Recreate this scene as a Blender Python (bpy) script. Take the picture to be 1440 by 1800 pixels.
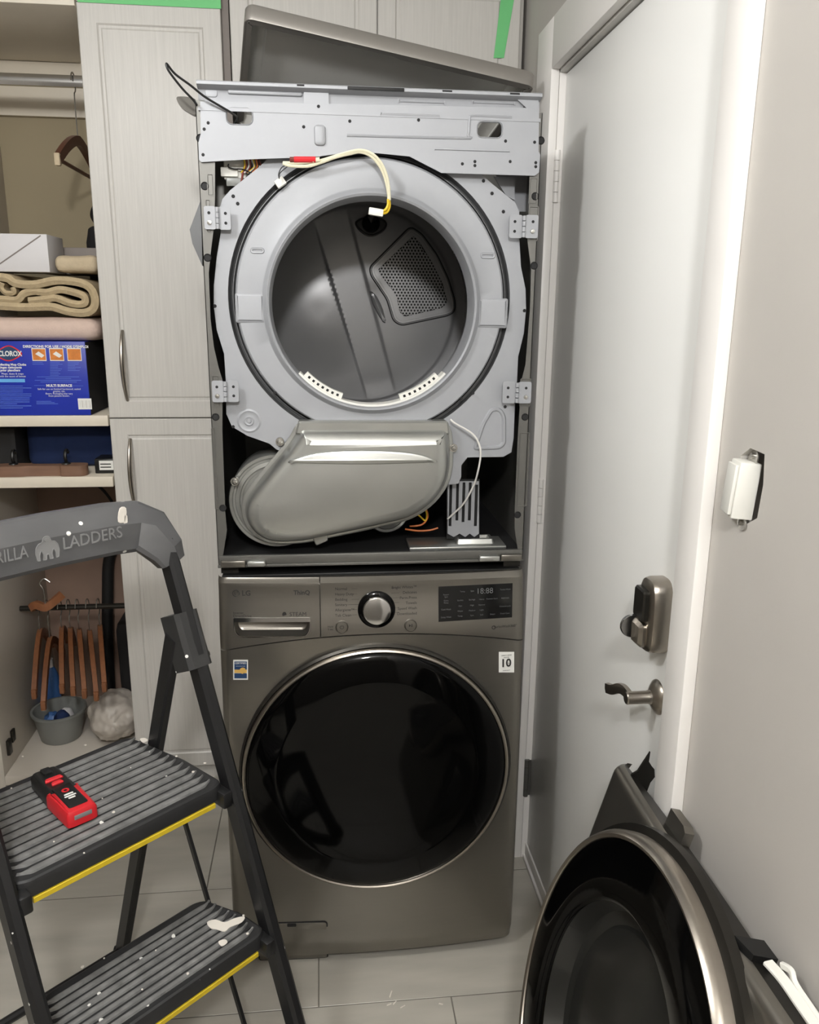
import bpy, bmesh, math, random
from mathutils import Vector as V, Matrix
from mathutils.geometry import tessellate_polygon
for o in list(bpy.data.objects): bpy.data.objects.remove(o)
random.seed(7)
S = bpy.context.scene
COL = S.collection
# ------------------------------------------------------------------ camera
F = 1426.03; YAW = -.109416; PIT = .245227; ROL = .009843
C = V((-.110964, -1.744657, 1.559377))
_w = V((-math.sin(YAW)*math.cos(PIT), math.cos(YAW)*math.cos(PIT), -math.sin(PIT)))
_r = V((math.cos(YAW), math.sin(YAW), 0)); _u = _r.cross(_w)
R_ = _r*math.cos(ROL) + _u*math.sin(ROL); U_ = -_r*math.sin(ROL) + _u*math.cos(ROL); W_ = _w
cd = bpy.data.cameras.new('camera'); cam = bpy.data.objects.new('camera', cd); COL.objects.link(cam)
cd.sensor_fit = 'HORIZONTAL'; cd.sensor_width = 36; cd.lens = F/1440*36; cd.clip_start = .02
M = Matrix.Identity(4)
for i in range(3):
    M[i][0] = R_[i]; M[i][1] = U_[i]; M[i][2] = -W_[i]; M[i][3] = C[i]
cam.matrix_world = M; S.camera = cam
# ------------------------------------------------------------------ world, lights, exposure
wd = bpy.data.worlds.new('world'); S.world = wd; wd.use_nodes = True
wd.node_tree.nodes['Background'].inputs[0].default_value = (.9, .93, 1, 1)
wd.node_tree.nodes['Background'].inputs[1].default_value = .25
LAMPS = [((-.78, -.92, 2.40), .12, 28, (1, 1, 1)), ((-.12, -2.35, 2.40), .12, 74, (1, .995, .99))]
S.view_settings.view_transform = 'Standard'; S.view_settings.look = 'None'
S.view_settings.exposure = 0.25; S.view_settings.gamma = 1.0; S.view_settings.use_curve_mapping = False

# ------------------------------------------------------------------ helpers
def hit(px, py, ax, val):
    d = W_ + R_*((px-720)/F) - U_*((py-900)/F)
    return C + d*((val-C[ax])/d[ax])
def xz(px, py, y=0.0):
    q = hit(px, py, 1, y); return (q.x, q.z)
def XZ(pts, y=0.0): return [xz(a, b, y) for a, b in pts]
def py_(px, py, y): return hit(px, py, 1, y)
WM = {}
def lin(c):
    return tuple((x/12.92 if x <= .04045 else ((x+.055)/1.055)**2.4) for x in [v/255 for v in c])
class MB:
    def __init__(s): s.v = []; s.f = []
    def add(s, vs, fs):
        o = len(s.v); s.v += [V(x) for x in vs]; s.f += [[i+o for i in f] for f in fs]; return s
    def box(s, lo, hi, bev=0, M=None, seg=2):
        bm = bmesh.new(); bmesh.ops.create_cube(bm, size=1)
        lo = V(lo); hi = V(hi); c = (lo+hi)/2; d = hi-lo
        for v in bm.verts: v.co = V((v.co.x*d.x, v.co.y*d.y, v.co.z*d.z)) + c
        if bev: bmesh.ops.bevel(bm, geom=bm.edges[:], offset=bev, segments=seg, affect='EDGES', profile=.5)
        bm.verts.ensure_lookup_table(); bm.verts.index_update()
        s.add([(M @ v.co) if M else v.co for v in bm.verts], [[v.index for v in f.verts] for f in bm.faces]); bm.free(); return s
    def sweep(s, path, sec, up=None, closed=False, cap=True, scale=None):
        # sec: list of (a,b); a along side, b along up
        path = [V(p) for p in path]; n = len(path); m = len(sec); base = []
        prev = None
        for i, p in enumerate(path):
            if closed: t = path[(i+1) % n]-path[i-1]
            else: t = path[min(i+1, n-1)]-path[max(i-1, 0)]
            t.normalize()
            if prev is None:
                u = V(up) if up is not None else (V((0, 0, 1)) if abs(t.z) < .9 else V((1, 0, 0)))
            else: u = prev
            if up is not None: u = V(up)
            u = (u - t*u.dot(t)).normalized(); prev = u
            sd = t.cross(u); k = scale[i] if scale else 1
            base.append([p + sd*(a*k) + u*(b*k) for a, b in sec])
        vs = [q for b in base for q in b]; fs = []
        for i in range(n if closed else n-1):
            j = (i+1) % n
            for k in range(m):
                l = (k+1) % m
                fs.append([i*m+k, i*m+l, j*m+l, j*m+k])
        if cap and not closed:
            fs.append(list(range(m))[::-1]); fs.append([(n-1)*m+k for k in range(m)])
        return s.add(vs, fs)
    def tube(s, path, r, n=8, closed=False, scale=None, up=None):
        return s.sweep(path, [(r*math.cos(2*math.pi*k/n), r*math.sin(2*math.pi*k/n)) for k in range(n)], up, closed, True, scale)
    def bar(s, path, w, h, up=None, bev=0):
        a, b = w/2, h/2; c = bev
        sec = [(-a, -b), (a, -b), (a, b), (-a, b)] if not c else [(-a+c, -b), (a-c, -b), (a, -b+c), (a, b-c), (a-c, b), (-a+c, b), (-a, b-c), (-a, -b+c)]
        return s.sweep(path, sec, up)
    def lathe(s, prof, o, ax, n=48, a0=0, a1=2*math.pi, sx=1, ref=None):
        o = V(o); ax = V(ax).normalized(); e = V(ref) if ref else (V((0, 0, 1)) if abs(ax.z) < .9 else V((1, 0, 0)))
        e = (e-ax*e.dot(ax)).normalized(); g = ax.cross(e)
        full = abs(a1-a0-2*math.pi) < 1e-6; cnt = n if full else n+1; m = len(prof); vs = []; fs = []
        for i in range(cnt):
            a = a0+(a1-a0)*i/n; d = e*math.cos(a) + g*(math.sin(a)*sx)
            vs += [o + d*r + ax*h for r, h in prof]
        for i in range(n):
            j = (i+1) % cnt
            for k in range(m-1): fs.append([i*m+k, j*m+k, j*m+k+1, i*m+k+1])
        return s.add(vs, fs)
    def plate(s, outline, T, t, holes=(), h0=0.0):
        loops = [[V((a, b, 0)) for a, b in outline]] + [[V((a, b, 0)) for a, b in h] for h in holes]
        tr = tessellate_polygon(loops); fl = [q for l in loops for q in l]; n = len(fl)
        vs = [T(q.x, q.y, h0) for q in fl] + [T(q.x, q.y, h0+t) for q in fl]
        fs = [list(x) for x in tr] + [[i+n for i in x[::-1]] for x in tr]; o = 0
        for l in loops:
            m = len(l)
            for i in range(m): j = (i+1) % m; fs.append([o+i, o+j, o+j+n, o+i+n])
            o += m
        return s.add(vs, fs)
    def emboss(s, outline, rings, T, cap=True):
        n = len(outline); P = [V(p).to_2d() for p in [(a, b, 0) for a, b in outline]]
        ar = sum(P[i].x*P[(i+1) % n].y - P[(i+1) % n].x*P[i].y for i in range(n)); sg = 1 if ar > 0 else -1
        N = []
        for i in range(n):
            a = (P[i]-P[i-1]); b = (P[(i+1) % n]-P[i]); a = a.normalized() if a.length else a; b = b.normalized() if b.length else b
            na = V((-a.y, a.x)); nb = V((-b.y, b.x)); m = (na+nb)
            m = m.normalized() if m.length > 1e-6 else na
            N.append(m*sg/max(.6, m.dot(na)))
        vs = []; fs = []
        for ins, h in rings: vs += [T(*(P[i]+N[i]*ins), h) for i in range(n)]
        for k in range(len(rings)-1):
            for i in range(n):
                j = (i+1) % n; fs.append([k*n+i, k*n+j, (k+1)*n+j, (k+1)*n+i])
        if cap:
            ins = rings[-1][0]; tr = tessellate_polygon([[V((*(P[i]+N[i]*ins), 0)) for i in range(n)]])
            o = (len(rings)-1)*n; fs += [[i+o for i in x] for x in tr]
        return s.add(vs, fs)
    def grid(s, fn, nu, nv, skip=None):
        vs = [fn(i/nu, j/nv) for j in range(nv+1) for i in range(nu+1)]; fs = []
        for j in range(nv):
            for i in range(nu):
                if skip and skip((i+.5)/nu, (j+.5)/nv): continue
                a = j*(nu+1)+i; fs.append([a, a+1, a+nu+2, a+nu+1])
        return s.add(vs, fs)
    def build(s, name, mat, parent=None, smooth=35, recalc=True, **tags):
        me = bpy.data.meshes.new(name); vs = s.v
        if parent is not None:
            Mi = WM[parent.name].inverted(); vs = [Mi @ v for v in vs]
        me.from_pydata([tuple(v) for v in vs], [], s.f); me.validate()
        if recalc:
            bm = bmesh.new(); bm.from_mesh(me); bmesh.ops.recalc_face_normals(bm, faces=bm.faces[:]); bm.to_mesh(me); bm.free()
        if smooth:
            me.polygons.foreach_set('use_smooth', [True]*len(me.polygons)); me.set_sharp_from_angle(angle=math.radians(smooth))
        me.materials.append(mat)
        o = bpy.data.objects.new(name, me); COL.objects.link(o)
        if parent is not None: o.parent = parent; WM[o.name] = WM[parent.name]
        else: WM[o.name] = Matrix.Identity(4)
        for k, v in tags.items(): o[k] = v
        return o
def thing(name, label, cat, loc, rotz=0, group=None):
    o = bpy.data.objects.new(name, None); COL.objects.link(o); o.empty_display_size = .05
    o.location = loc; o.rotation_euler = (0, 0, rotz); WM[o.name] = Matrix.Translation(V(loc)) @ Matrix.Rotation(rotz, 4, 'Z')
    o['label'] = label; o['category'] = cat
    if group: o['group'] = group
    return o
def rrect(x0, z0, x1, z1, r, n=5):
    if x1 < x0: x0, x1 = x1, x0
    if z1 < z0: z0, z1 = z1, z0
    out = []
    for cx, cz, a in ((x1-r, z1-r, 0), (x0+r, z1-r, 90), (x0+r, z0+r, 180), (x1-r, z0+r, 270)):
        for k in range(n+1):
            t = math.radians(a+90*k/n); out.append((cx+r*math.cos(t), cz+r*math.sin(t)))
    return out
def rpoly(pts, r, n=4):
    out = []; m = len(pts)
    for i in range(m):
        p = V(pts[i]); a = V(pts[i-1])-p; b = V(pts[(i+1) % m])-p
        k = min(r, a.length*.48, b.length*.48); A = p+a.normalized()*k; B = p+b.normalized()*k
        for j in range(n+1):
            t = j/n; q = A*(1-t)**2 + p*2*t*(1-t) + B*t*t; out.append((q.x, q.y))
    return out
def cr(pts, n=6, closed=False):
    P = [V(p) for p in pts]; m = len(P); out = []
    for i in range(m if closed else m-1):
        g = (lambda k: P[k % m]) if closed else (lambda k: P[max(0, min(m-1, k))])
        a, b, c, d = g(i-1), g(i), g(i+1), g(i+2)
        for j in range(n):
            t = j/n
            out.append(.5*((2*b)+(c-a)*t+(2*a-5*b+4*c-d)*t*t+(3*b-3*c+d-a)*t**3))
    if not closed: out.append(P[-1])
    return out
def cr2(pts, n=5): return [(q.x, q.y) for q in cr([(a, b, 0) for a, b in pts], n, True)]
def circ(cx, cz, r, n=24): return [(cx+r*math.cos(2*math.pi*k/n), cz+r*math.sin(2*math.pi*k/n)) for k in range(n)]
def TY(y): return lambda a, b, h: V((a, y+h, b))
def text(name, body, size, o, right, up, mat, parent, align='CENTER', ext=.0002, sx=1, bold=0):
    cu = bpy.data.curves.new('t', 'FONT'); cu.body = body; cu.size = size; cu.align_x = align; cu.align_y = 'CENTER'; cu.extrude = ext; cu.offset = bold; cu.resolution_u = 3
    tmp = bpy.data.objects.new('t', cu); COL.objects.link(tmp)
    me = bpy.data.meshes.new_from_object(tmp); bpy.data.objects.remove(tmp)
    o = V(o); r = V(right).normalized(); u = V(up); u = (u-r*u.dot(r)).normalized(); n = r.cross(u)
    mb = MB(); mb.add([o + r*(v.co.x*sx) + u*v.co.y + n*v.co.z for v in me.vertices], [list(p.vertices) for p in me.polygons])
    bpy.data.meshes.remove(me)
    return mb.build(name, mat, parent, smooth=0, recalc=False)
def dup(o, parent=None):
    c = o.copy(); COL.objects.link(c)
    if parent is not None: c.parent = parent
    for ch in o.children: dup(ch, c)
    return c
# ------------------------------------------------------------------ materials
def mat(name, col, rough=.5, metal=0.0, var=.06, scale=8, stretch=(1, 1, 1), bump=0, bscale=60, spec=.5, trans=0, emit=None, coat=0, rvar=0, vcol=None):
    m = bpy.data.materials.new(name); m.use_nodes = True; nt = m.node_tree; b = nt.nodes['Principled BSDF']
    c = lin(col); tc = nt.nodes.new('ShaderNodeTexCoord'); mp = nt.nodes.new('ShaderNodeMapping'); mp.inputs['Scale'].default_value = stretch
    nt.links.new(tc.outputs['Object'], mp.inputs[0]); nz = nt.nodes.new('ShaderNodeTexNoise'); nz.inputs['Scale'].default_value = scale; nz.inputs['Detail'].default_value = 5
    nt.links.new(mp.outputs[0], nz.inputs['Vector']); mx = nt.nodes.new('ShaderNodeMix'); mx.data_type = 'RGBA'
    c2 = lin(vcol) if vcol else c
    mx.inputs[6].default_value = (*[x*(1-var*2) for x in c], 1) if not vcol else (*c, 1); mx.inputs[7].default_value = (*[min(1, x*(1+var*2)) for x in c2], 1)
    nt.links.new(nz.outputs['Fac'], mx.inputs[0]); nt.links.new(mx.outputs[2], b.inputs['Base Color'])
    b.inputs['Roughness'].default_value = rough; b.inputs['Metallic'].default_value = metal; b.inputs['Specular IOR Level'].default_value = spec
    b.inputs['Transmission Weight'].default_value = trans; b.inputs['Coat Weight'].default_value = coat
    if rvar:
        mr = nt.nodes.new('ShaderNodeMapRange'); mr.inputs['To Min'].default_value = max(0, rough-rvar); mr.inputs['To Max'].default_value = rough+rvar
        nt.links.new(nz.outputs['Fac'], mr.inputs[0]); nt.links.new(mr.outputs[0], b.inputs['Roughness'])
    if bump:
        n2 = nt.nodes.new('ShaderNodeTexNoise'); n2.inputs['Scale'].default_value = bscale; n2.inputs['Detail'].default_value = 4; nt.links.new(mp.outputs[0], n2.inputs['Vector'])
        bp = nt.nodes.new('ShaderNodeBump'); bp.inputs['Strength'].default_value = bump; bp.inputs['Distance'].default_value = .002
        nt.links.new(n2.outputs['Fac'], bp.inputs['Height']); nt.links.new(bp.outputs[0], b.inputs['Normal'])
    if emit:
        b.inputs['Emission Color'].default_value = (*emit[0], 1); b.inputs['Emission Strength'].default_value = emit[1]
    return m
def splatter(m, amount=.72, scale=45, col=(.75, .74, .7)):
    # dried paint specks on a material
    nt = m.node_tree; b = nt.nodes['Principled BSDF']; src = b.inputs['Base Color'].links[0].from_socket
    tc = nt.nodes.new('ShaderNodeTexCoord'); vo = nt.nodes.new('ShaderNodeTexVoronoi'); vo.inputs['Scale'].default_value = scale
    nt.links.new(tc.outputs['Object'], vo.inputs['Vector'])
    n = nt.nodes.new('ShaderNodeTexNoise'); n.inputs['Scale'].default_value = scale*.3; nt.links.new(tc.outputs['Object'], n.inputs['Vector'])
    a = nt.nodes.new('ShaderNodeMath'); a.operation = 'LESS_THAN'; a.inputs[1].default_value = .16; nt.links.new(vo.outputs['Distance'], a.inputs[0])
    c = nt.nodes.new('ShaderNodeMath'); c.operation = 'GREATER_THAN'; c.inputs[1].default_value = amount; 
    sp = nt.nodes.new('ShaderNodeSeparateColor'); nt.links.new(vo.outputs['Color'], sp.inputs[0]); nt.links.new(sp.outputs[0], c.inputs[0])
    e = nt.nodes.new('ShaderNodeMath'); e.operation = 'MULTIPLY'; nt.links.new(a.outputs[0], e.inputs[0]); nt.links.new(c.outputs[0], e.inputs[1])
    mx = nt.nodes.new('ShaderNodeMix'); mx.data_type = 'RGBA'; nt.links.new(e.outputs[0], mx.inputs[0]); nt.links.new(src, mx.inputs[6]); mx.inputs[7].default_value = (*col, 1)
    nt.links.new(mx.outputs[2], b.inputs['Base Color']); return m
m_wall = mat('wall_paint', (188, 184, 178), .6, var=.02, bump=.08, bscale=120)
m_wall3 = mat('wall_paint_taupe', (122, 117, 110), .7, var=.03)  # unseen walls, toned dark to cut bounce light and glass reflections
m_wall2 = mat('wall_paint_light', (205, 203, 198), .55, var=.015, bump=.05, bscale=120)
m_ceil = mat('ceiling_paint', (225, 223, 218), .8, var=.02)
m_trim = mat('trim_paint', (238, 235, 231), .4, var=.015)
m_door = mat('door_paint', (242, 242, 239), .38, var=.015, scale=3)
m_tile = mat('floor_tile', (176, 172, 162), .35, var=.14, scale=3, stretch=(1, 5, 1), bump=.05, bscale=20, rvar=.08)
m_grout = mat('grout', (118, 114, 106), .9)
m_cab = mat('cabinet_foil', (194, 191, 185), .42, var=.06, scale=14, stretch=(14, 14, .5), bump=.12, bscale=30)
m_cabin = mat('cabinet_inside', (196, 189, 178), .6, var=.03)
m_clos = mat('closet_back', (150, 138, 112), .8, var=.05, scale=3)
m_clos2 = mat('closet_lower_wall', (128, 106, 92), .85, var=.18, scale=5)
m_shelf = mat('shelf_board', (216, 207, 190), .5, var=.03)
m_nickel = mat('brushed_nickel', (172, 165, 155), .3, 1, var=.05, scale=60)
m_chrome = mat('chrome', (205, 205, 205), .12, 1, var=.02)
m_tape = mat('green_tape', (110, 196, 124), .6, var=.05)
m_galv = mat('galvanised_sheet', (156, 158, 162), .48, .15, var=.03, scale=20, rvar=.06)
m_galv2 = mat('galvanised_duct', (178, 179, 175), .32, .8, var=.03, scale=15, rvar=.05)
m_body = mat('grey_cabinet_sheet', (108, 107, 103), .4, .55, var=.04, scale=10)
m_drum = mat('drum_enamel', (128, 128, 129), .33, .3, var=.03, scale=12, rvar=.05)
m_black = mat('black_plastic', (18, 18, 18), .4, var=.1)
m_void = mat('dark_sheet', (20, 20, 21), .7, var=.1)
m_rubber = mat('black_rubber', (14, 14, 14), .6)
m_whitep = mat('white_plastic', (224, 223, 216), .45, var=.02)
m_steel = mat('graphite_steel', (132, 128, 121), .30, .88, var=.015, scale=14, stretch=(1, 1, 12), rvar=.02)
m_steeld = mat('graphite_steel_dark', (62, 60, 56), .3, .8, var=.05)
m_lid = mat('graphite_lid', (150, 146, 140), .42, .45, var=.05, scale=9)
m_lidin = mat('lid_paint_brightened', (238, 237, 232), .5, 0, var=.03)  # near-white, so light missing under the lid is put into the colour
m_grille = mat('grille_enamel', (150, 150, 150), .35, .3, var=.03)
m_groove = mat('groove_shade_grey', (92, 93, 94), .4, .4)  # darker grey paints the groove's shading; plain grey on the side shield
m_glass = mat('black_door_glass', (4, 4, 4), .07, 0, spec=.18, coat=0)
m_glass2 = mat('tinted_bowl_glass', (34, 34, 32), .2, 0, spec=.4)
m_screw = mat('screw_steel', (190, 188, 182), .25, .9)
m_wirec = mat('cream_wire', (222, 217, 190), .45)
m_wirey = mat('yellow_wire', (225, 190, 40), .45)
m_wireo = mat('orange_wire', (200, 110, 50), .45)
m_wireb = mat('black_wire', (22, 22, 22), .5)
m_wirew = mat('white_wire', (215, 213, 208), .5)
m_wirer = mat('brown_wire', (110, 45, 35), .5)
m_red = mat('red_plastic', (205, 38, 46), .4)
m_ladder = splatter(mat('ladder_black_paint', (27, 27, 28), .38, .1, var=.15, scale=12), .93, 60)
m_grip = splatter(mat('ladder_grey_plastic', (82, 82, 83), .42, 0, var=.18, scale=9, stretch=(1, 1, 2)), .9, 40)
m_rib = splatter(mat('ladder_rib_lit_worn', (112, 112, 111), .45, 0, var=.38, scale=45), .86, 45)  # lighter than the tread: reflected light put into colour, plus worn paint
m_joint = splatter(mat('ladder_joint', (44, 44, 44), .45, 0, var=.2, scale=20), .9, 50)
m_tread = splatter(mat('ladder_tread', (36, 36, 37), .5, 0, var=.3, scale=16, stretch=(1, 1, 1)), .86, 45)
m_emb = mat('letter_highlight_grey', (124, 124, 124), .45, var=.1)  # lighter than the rail: edge highlights on the letters put into colour
m_yellow = mat('yellow_strip', (205, 178, 38), .5, var=.08, scale=30)
m_paint = mat('dried_white_paint', (222, 216, 206), .6, var=.04)
m_laser_r = mat('red_shell', (190, 30, 38), .4, var=.06)
m_print_w = mat('white_print', (225, 225, 220), .6)
m_print_d = mat('dark_print', (34, 32, 30), .6)
m_print_g = mat('grey_display_print', (84, 86, 86), .5)
m_disp = mat('display_glass', (12, 12, 13), .12)
m_blue = mat('blue_carton', (24, 46, 160), .4, var=.05)
m_navy = mat('navy_print', (28, 60, 100), .5)
m_gold = mat('gold_print', (214, 172, 90), .5)
m_lblue = mat('light_blue_print', (100, 170, 225), .5)
m_fine = mat('fine_print', (84, 112, 200), .5)
m_orange = mat('orange_photo', (200, 120, 50), .5, var=.25, scale=60)
m_card = mat('brown_card', (120, 100, 78), .8)
m_wbox = mat('white_carton', (205, 203, 204), .55, var=.02)
m_gbox = mat('grey_carton', (120, 112, 106), .6)
m_beige = mat('beige_terry', (178, 160, 128), .95, var=.1, scale=60, bump=.7, bscale=350)
m_pink = mat('pink_terry', (206, 183, 170), .95, var=.05, scale=40, bump=.5, bscale=300)
m_cush = mat('beige_linen', (188, 172, 145), .95, var=.06, scale=90, bump=.4, bscale=300)
m_navyf = mat('navy_fabric', (14, 34, 74), .9, var=.2, scale=12, bump=.3)
m_wood = mat('hanger_wood', (126, 80, 50), .4, var=.15, scale=10, stretch=(8, 8, 1))
m_wood2 = mat('rack_wood', (122, 92, 74), .5, var=.18, scale=8, stretch=(1, 8, 8))
m_dwood = mat('dark_hanger_wood', (92, 52, 34), .4, var=.1)
m_bucket = mat('grey_tub', (140, 142, 138), .35, trans=.25, var=.04)
m_bag = mat('thin_white_plastic', (190, 182, 172), .4, trans=.1, var=.08, scale=6, bump=.2, bscale=20)
m_bluep = mat('blue_plastic', (70, 110, 170), .35)
m_dark = mat('dark_fabric', (24, 22, 22), .9, var=.2)
# ================================================================== ROOM
XW = .45; XC = .43; XD = .466
fl = MB().box((-1.9, -2.9, -.03), (.62, 1.2, -.002)).build('floor', m_grout, kind='structure', label='grey streaked stone-look tile floor')
tm = {}
yb = [-.199+.4205*k for k in range(-6, 5)]
for i, y0 in enumerate(yb):
    off = -.14-.308*(i-6)
    off = ((off+1.9) % .84)-1.9-.84
    x = off
    while x < .5:
        a, b = max(x, -1.9), min(x+.84, .47)
        y1 = y0+.4205
        if b-a > .02 and y0 < 1.15:
            t = MB().box((a+.0015, y0+.0015, -.002), (b-.0015, min(y1, 1.19)-.0015, random.uniform(-.0003, .0003)), .0008, seg=1).build('floor_tile', m_tile, fl)
        x += .84
MB().box((-1.9, -2.9, 2.45), (.62, 1.2, 2.5)).build('ceiling', m_ceil, kind='structure', label='plain white ceiling')
MB().box((-1.95, -2.9, 0), (-1.9, 1.2, 2.45)).build('wall_left', m_wall3, kind='structure', label='plain painted wall on the closet side')
MB().box((-1.9, -2.95, 0), (.6, -2.9, 2.45)).build('wall_front', m_wall3, kind='structure', label='plain painted wall facing the washer')
MB().box((-1.9, 1.2, 0), (.6, 1.25, 2.45)).build('wall_back', m_wall, kind='structure', label='painted wall behind the cabinets')
DN, DF, DT = -.60, .277, 2.10          # door opening near / far / top
TW = lambda a, b, h: V((XW+h, a, b))
wo = [(-2.9, 0), (DN, 0), (DN, DT), (DF, DT), (DF, 0), (1.2, 0), (1.2, 2.45), (-2.9, 2.45)]
sh = [(-.716, 1.29), (-.72, 1.372), (-.742, 1.386), (-.778, 1.384), (-.783, 1.345), (-.778, 1.30), (-.75, 1.283)]
wr = MB().plate(wo, TW, .12, [sh]).build('wall_right', m_wall, smooth=0, kind='structure', label='painted wall with the door in it')
MB().box((XW+.06, -.80, 1.27), (XW+.062, -.70, 1.40)).build('wall_box', m_void, wr, smooth=0)
# casing
tr = MB().box((XC, DF-.004, 0), (XW, DF+.13, DT+.11), .002).build('trim_1', m_trim, kind='structure', label='white painted door casing')
MB().box((XC, DN-.062, DT), (XW, DF-.004, DT+.11), .002).build('head_casing', m_trim, tr)
MB().box((XC, DN-.062, 0), (XW, DN+.004, DT), .002).build('near_casing', m_trim, tr)
MB().box((XW+.001, DN-.001, DT-.006), (XW+.12, DF, DT+.004)).build('head_jamb', m_wall2, tr)
MB().box((XW+.001, DF-.003, 0), (XW+.12, DF+.006, DT)).build('far_jamb', m_trim, tr)
MB().box((XW+.001, DN-.012, 0), (XW+.12, DN, DT)).build('near_jamb', m_trim, tr)
MB().box((XW+.004, DN, 0), (XD-.001, DF-.004, .012), .002).build('trim_2', m_trim, kind='structure', label='low threshold strip under the door')
# door
dr = MB().box((XD, DN+.003, .014), (XD+.04, DF-.006, DT-.009), .0015).build('door_1', m_door, kind='structure', label='flat white painted door')
MB().box((XD-.006, DN+.004, .014), (XD-.0005, DF-.007, .05), .001).build('door_sweep', m_trim, dr)
for zc in (1.868, 1.075, .262):
    hb = MB()
    for k in range(5):
        hb.lathe([(0, 0), (.0072, 0), (.0072, .0225), (0, .0225)], (XD-.012, DF-.004, zc-.058+.0235*k), (0, 0, 1), 12)
    hb.box((XD-.014, DF-.0045, zc-.056), (XD+.01, DF-.0028, zc+.056)).build('hinge', m_trim if zc > .5 else m_body, dr)
# lever handle
lz, ly = .905, -.50
TD = lambda a, b, h: V((XD-h, a, b))
MB().lathe([(0, .018), (.012, .018), (.0125, .014), (.022, .009), (.030, .003), (.031, 0)], (XD, ly, lz), (-1, 0, 0), 32).build('handle_rose', m_nickel, dr)
lv = MB().lathe([(.0, .058), (.010, .058), (.0115, .056), (.0115, .016), (.013, .012)], (XD, ly, lz), (-1, 0, 0), 20)
lv.sweep(cr([(XD-.050, ly-.006, lz), (XD-.052, ly+.018, lz+.004), (XD-.053, ly+.042, lz-.002), (XD-.056, ly+.065, lz-.016), (XD-.060, ly+.085, lz-.022)], 6), [(-.004, -.009), (.004, -.009), (.005, 0), (.004, .009), (-.004, .009), (-.005, 0)], (0, 0, 1))
lv.build('lever_handle', m_nickel, dr)
# keypad deadbolt
kz, ky = 1.055, -.487
ol = rpoly([(ky-.038, kz-.062), (ky+.030, kz-.070), (ky+.034, kz+.035), (ky+.020, kz+.066), (ky-.030, kz+.068), (ky-.040, kz+.03)], .022)
lk = MB().emboss(ol, [(0, 0), (0, .022), (.003, .030), (.010, .034)], TD).build('keypad_lock', m_nickel, dr)
MB().emboss(rpoly([(ky-.022, kz-.008), (ky+.022, kz-.008), (ky+.022, kz+.048), (ky-.022, kz+.048)], .008), [(0, .030), (0, .041), (.003, .044)], TD).build('key_cover', m_steeld, lk)
MB().emboss(rpoly([(ky-.020, kz-.055), (ky+.020, kz-.058), (ky+.022, kz-.012), (ky-.022, kz-.012)], .010), [(0, .030), (0, .040), (.006, .046)], TD).build('lower_cover', m_nickel, lk)
tb = MB().lathe([(0, -.004), (.020, -.004), (.021, -.002), (.021, .002), (.020, .004), (0, .004)], (XD-.050, ky+.004, kz-.022), (0, 1, 0), 28, sx=1)
tb.build('thumb_turn', m_chrome, lk)
# light switch hanging out of its box
sw = thing('light_switch', 'white rocker light switch hanging loose from a hole in the wall', 'switch', (XW, -.74, 1.33))
Ms = Matrix.Translation(V((.447, -.738, 1.330))) @ Matrix.Rotation(math.radians(-10), 4, 'Z') @ Matrix.Rotation(math.radians(4), 4, 'Y')
MB().box((-.014, -.0185, -.038), (.014, .0185, .038), .002, Ms).build('switch_body', m_whitep, sw)
MB().box((-.019, -.0165, -.0335), (-.0142, .0165, .0335), .0015, Ms).build('rocker', m_whitep, sw)
for s in (-1, 1):
    y = MB().plate(rpoly([(-.017, s*.038), (.017, s*.038), (.019, s*.049), (.010, s*.055), (-.010, s*.055), (-.019, s*.049)], .004), lambda a, b, h: Ms @ V((.006+h, a, b)), .0015)
    y.lathe([(.0045, .001), (.0045, -.003), (0, -.0035)], Ms @ V((.006, 0, s*.0455)), Ms.to_3x3() @ V((1, 0, 0)), 12)
    y.build('mounting_ear', m_screw, sw)
# ceiling lamps the room is lit by
for i, (p, r, w, c) in enumerate(LAMPS):
    l = thing('ceiling_lamp', ['round white ceiling lamp above the ladder', 'round white ceiling lamp at the far end from the washer'][i], 'lamp', (p[0], p[1], 2.45))
    MB().lathe([(0, 0), (r+.02, 0), (r+.02, -.03), (r+.005, -.045), (0, -.045)], (p[0], p[1], 2.45), (0, 0, 1), 40).build('lamp_base', m_whitep, l)
    dm = mat('lamp_diffuser', (245, 240, 230), .5, emit=((1, .97, .92), 3))
    MB().lathe([(r, .0), (r, -.006), (r*.8, -.012), (0, -.016)], (p[0], p[1], 2.405), (0, 0, 1), 40).build('lamp_diffuser', dm, l)
    ld = bpy.data.lights.new('lamp_light', 'POINT'); ld.shadow_soft_size = r*.65; ld.energy = w; ld.color = c
    lo = bpy.data.objects.new('lamp_light', ld); COL.objects.link(lo); lo.parent = l; lo.location = (0, 0, -.16)
# ================================================================== CABINETS
YC = .60
def cab_door(x0, z0, x1, z1, parent, inset=.045, name='door'):
    d = MB()
    T = TY(YC)
    o = [(x0, z0), (x1, z0), (x1, z1), (x0, z1)]
    d.emboss(o, [(0, .019), (0, .002), (.002, 0), (inset, 0), (inset+.004, .0035), (inset+.010, .0035), (inset+.014, .0012)], T)
    return d.build(name, m_cab, parent, smooth=20)
def bow(x, z0, z1, parent):
    n = 14; pts = []
    for k in range(n+1):
        t = k/n; pts.append((x, YC+.002-.034*math.sin(math.pi*t)**.7, z0+(z1-z0)*t))
    MB().tube(pts, .0058, 10, scale=[.75+.35*math.sin(math.pi*k/n) for k in range(n+1)]).build('handle', m_nickel, parent)
XL = -.702; XR = -.349
tc = thing('tall_cabinet', 'tall pale wood-grain cabinet with two bow-handled doors beside the dryer', 'cabinet', ((XL+XR)/2, .88, 0))
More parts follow.
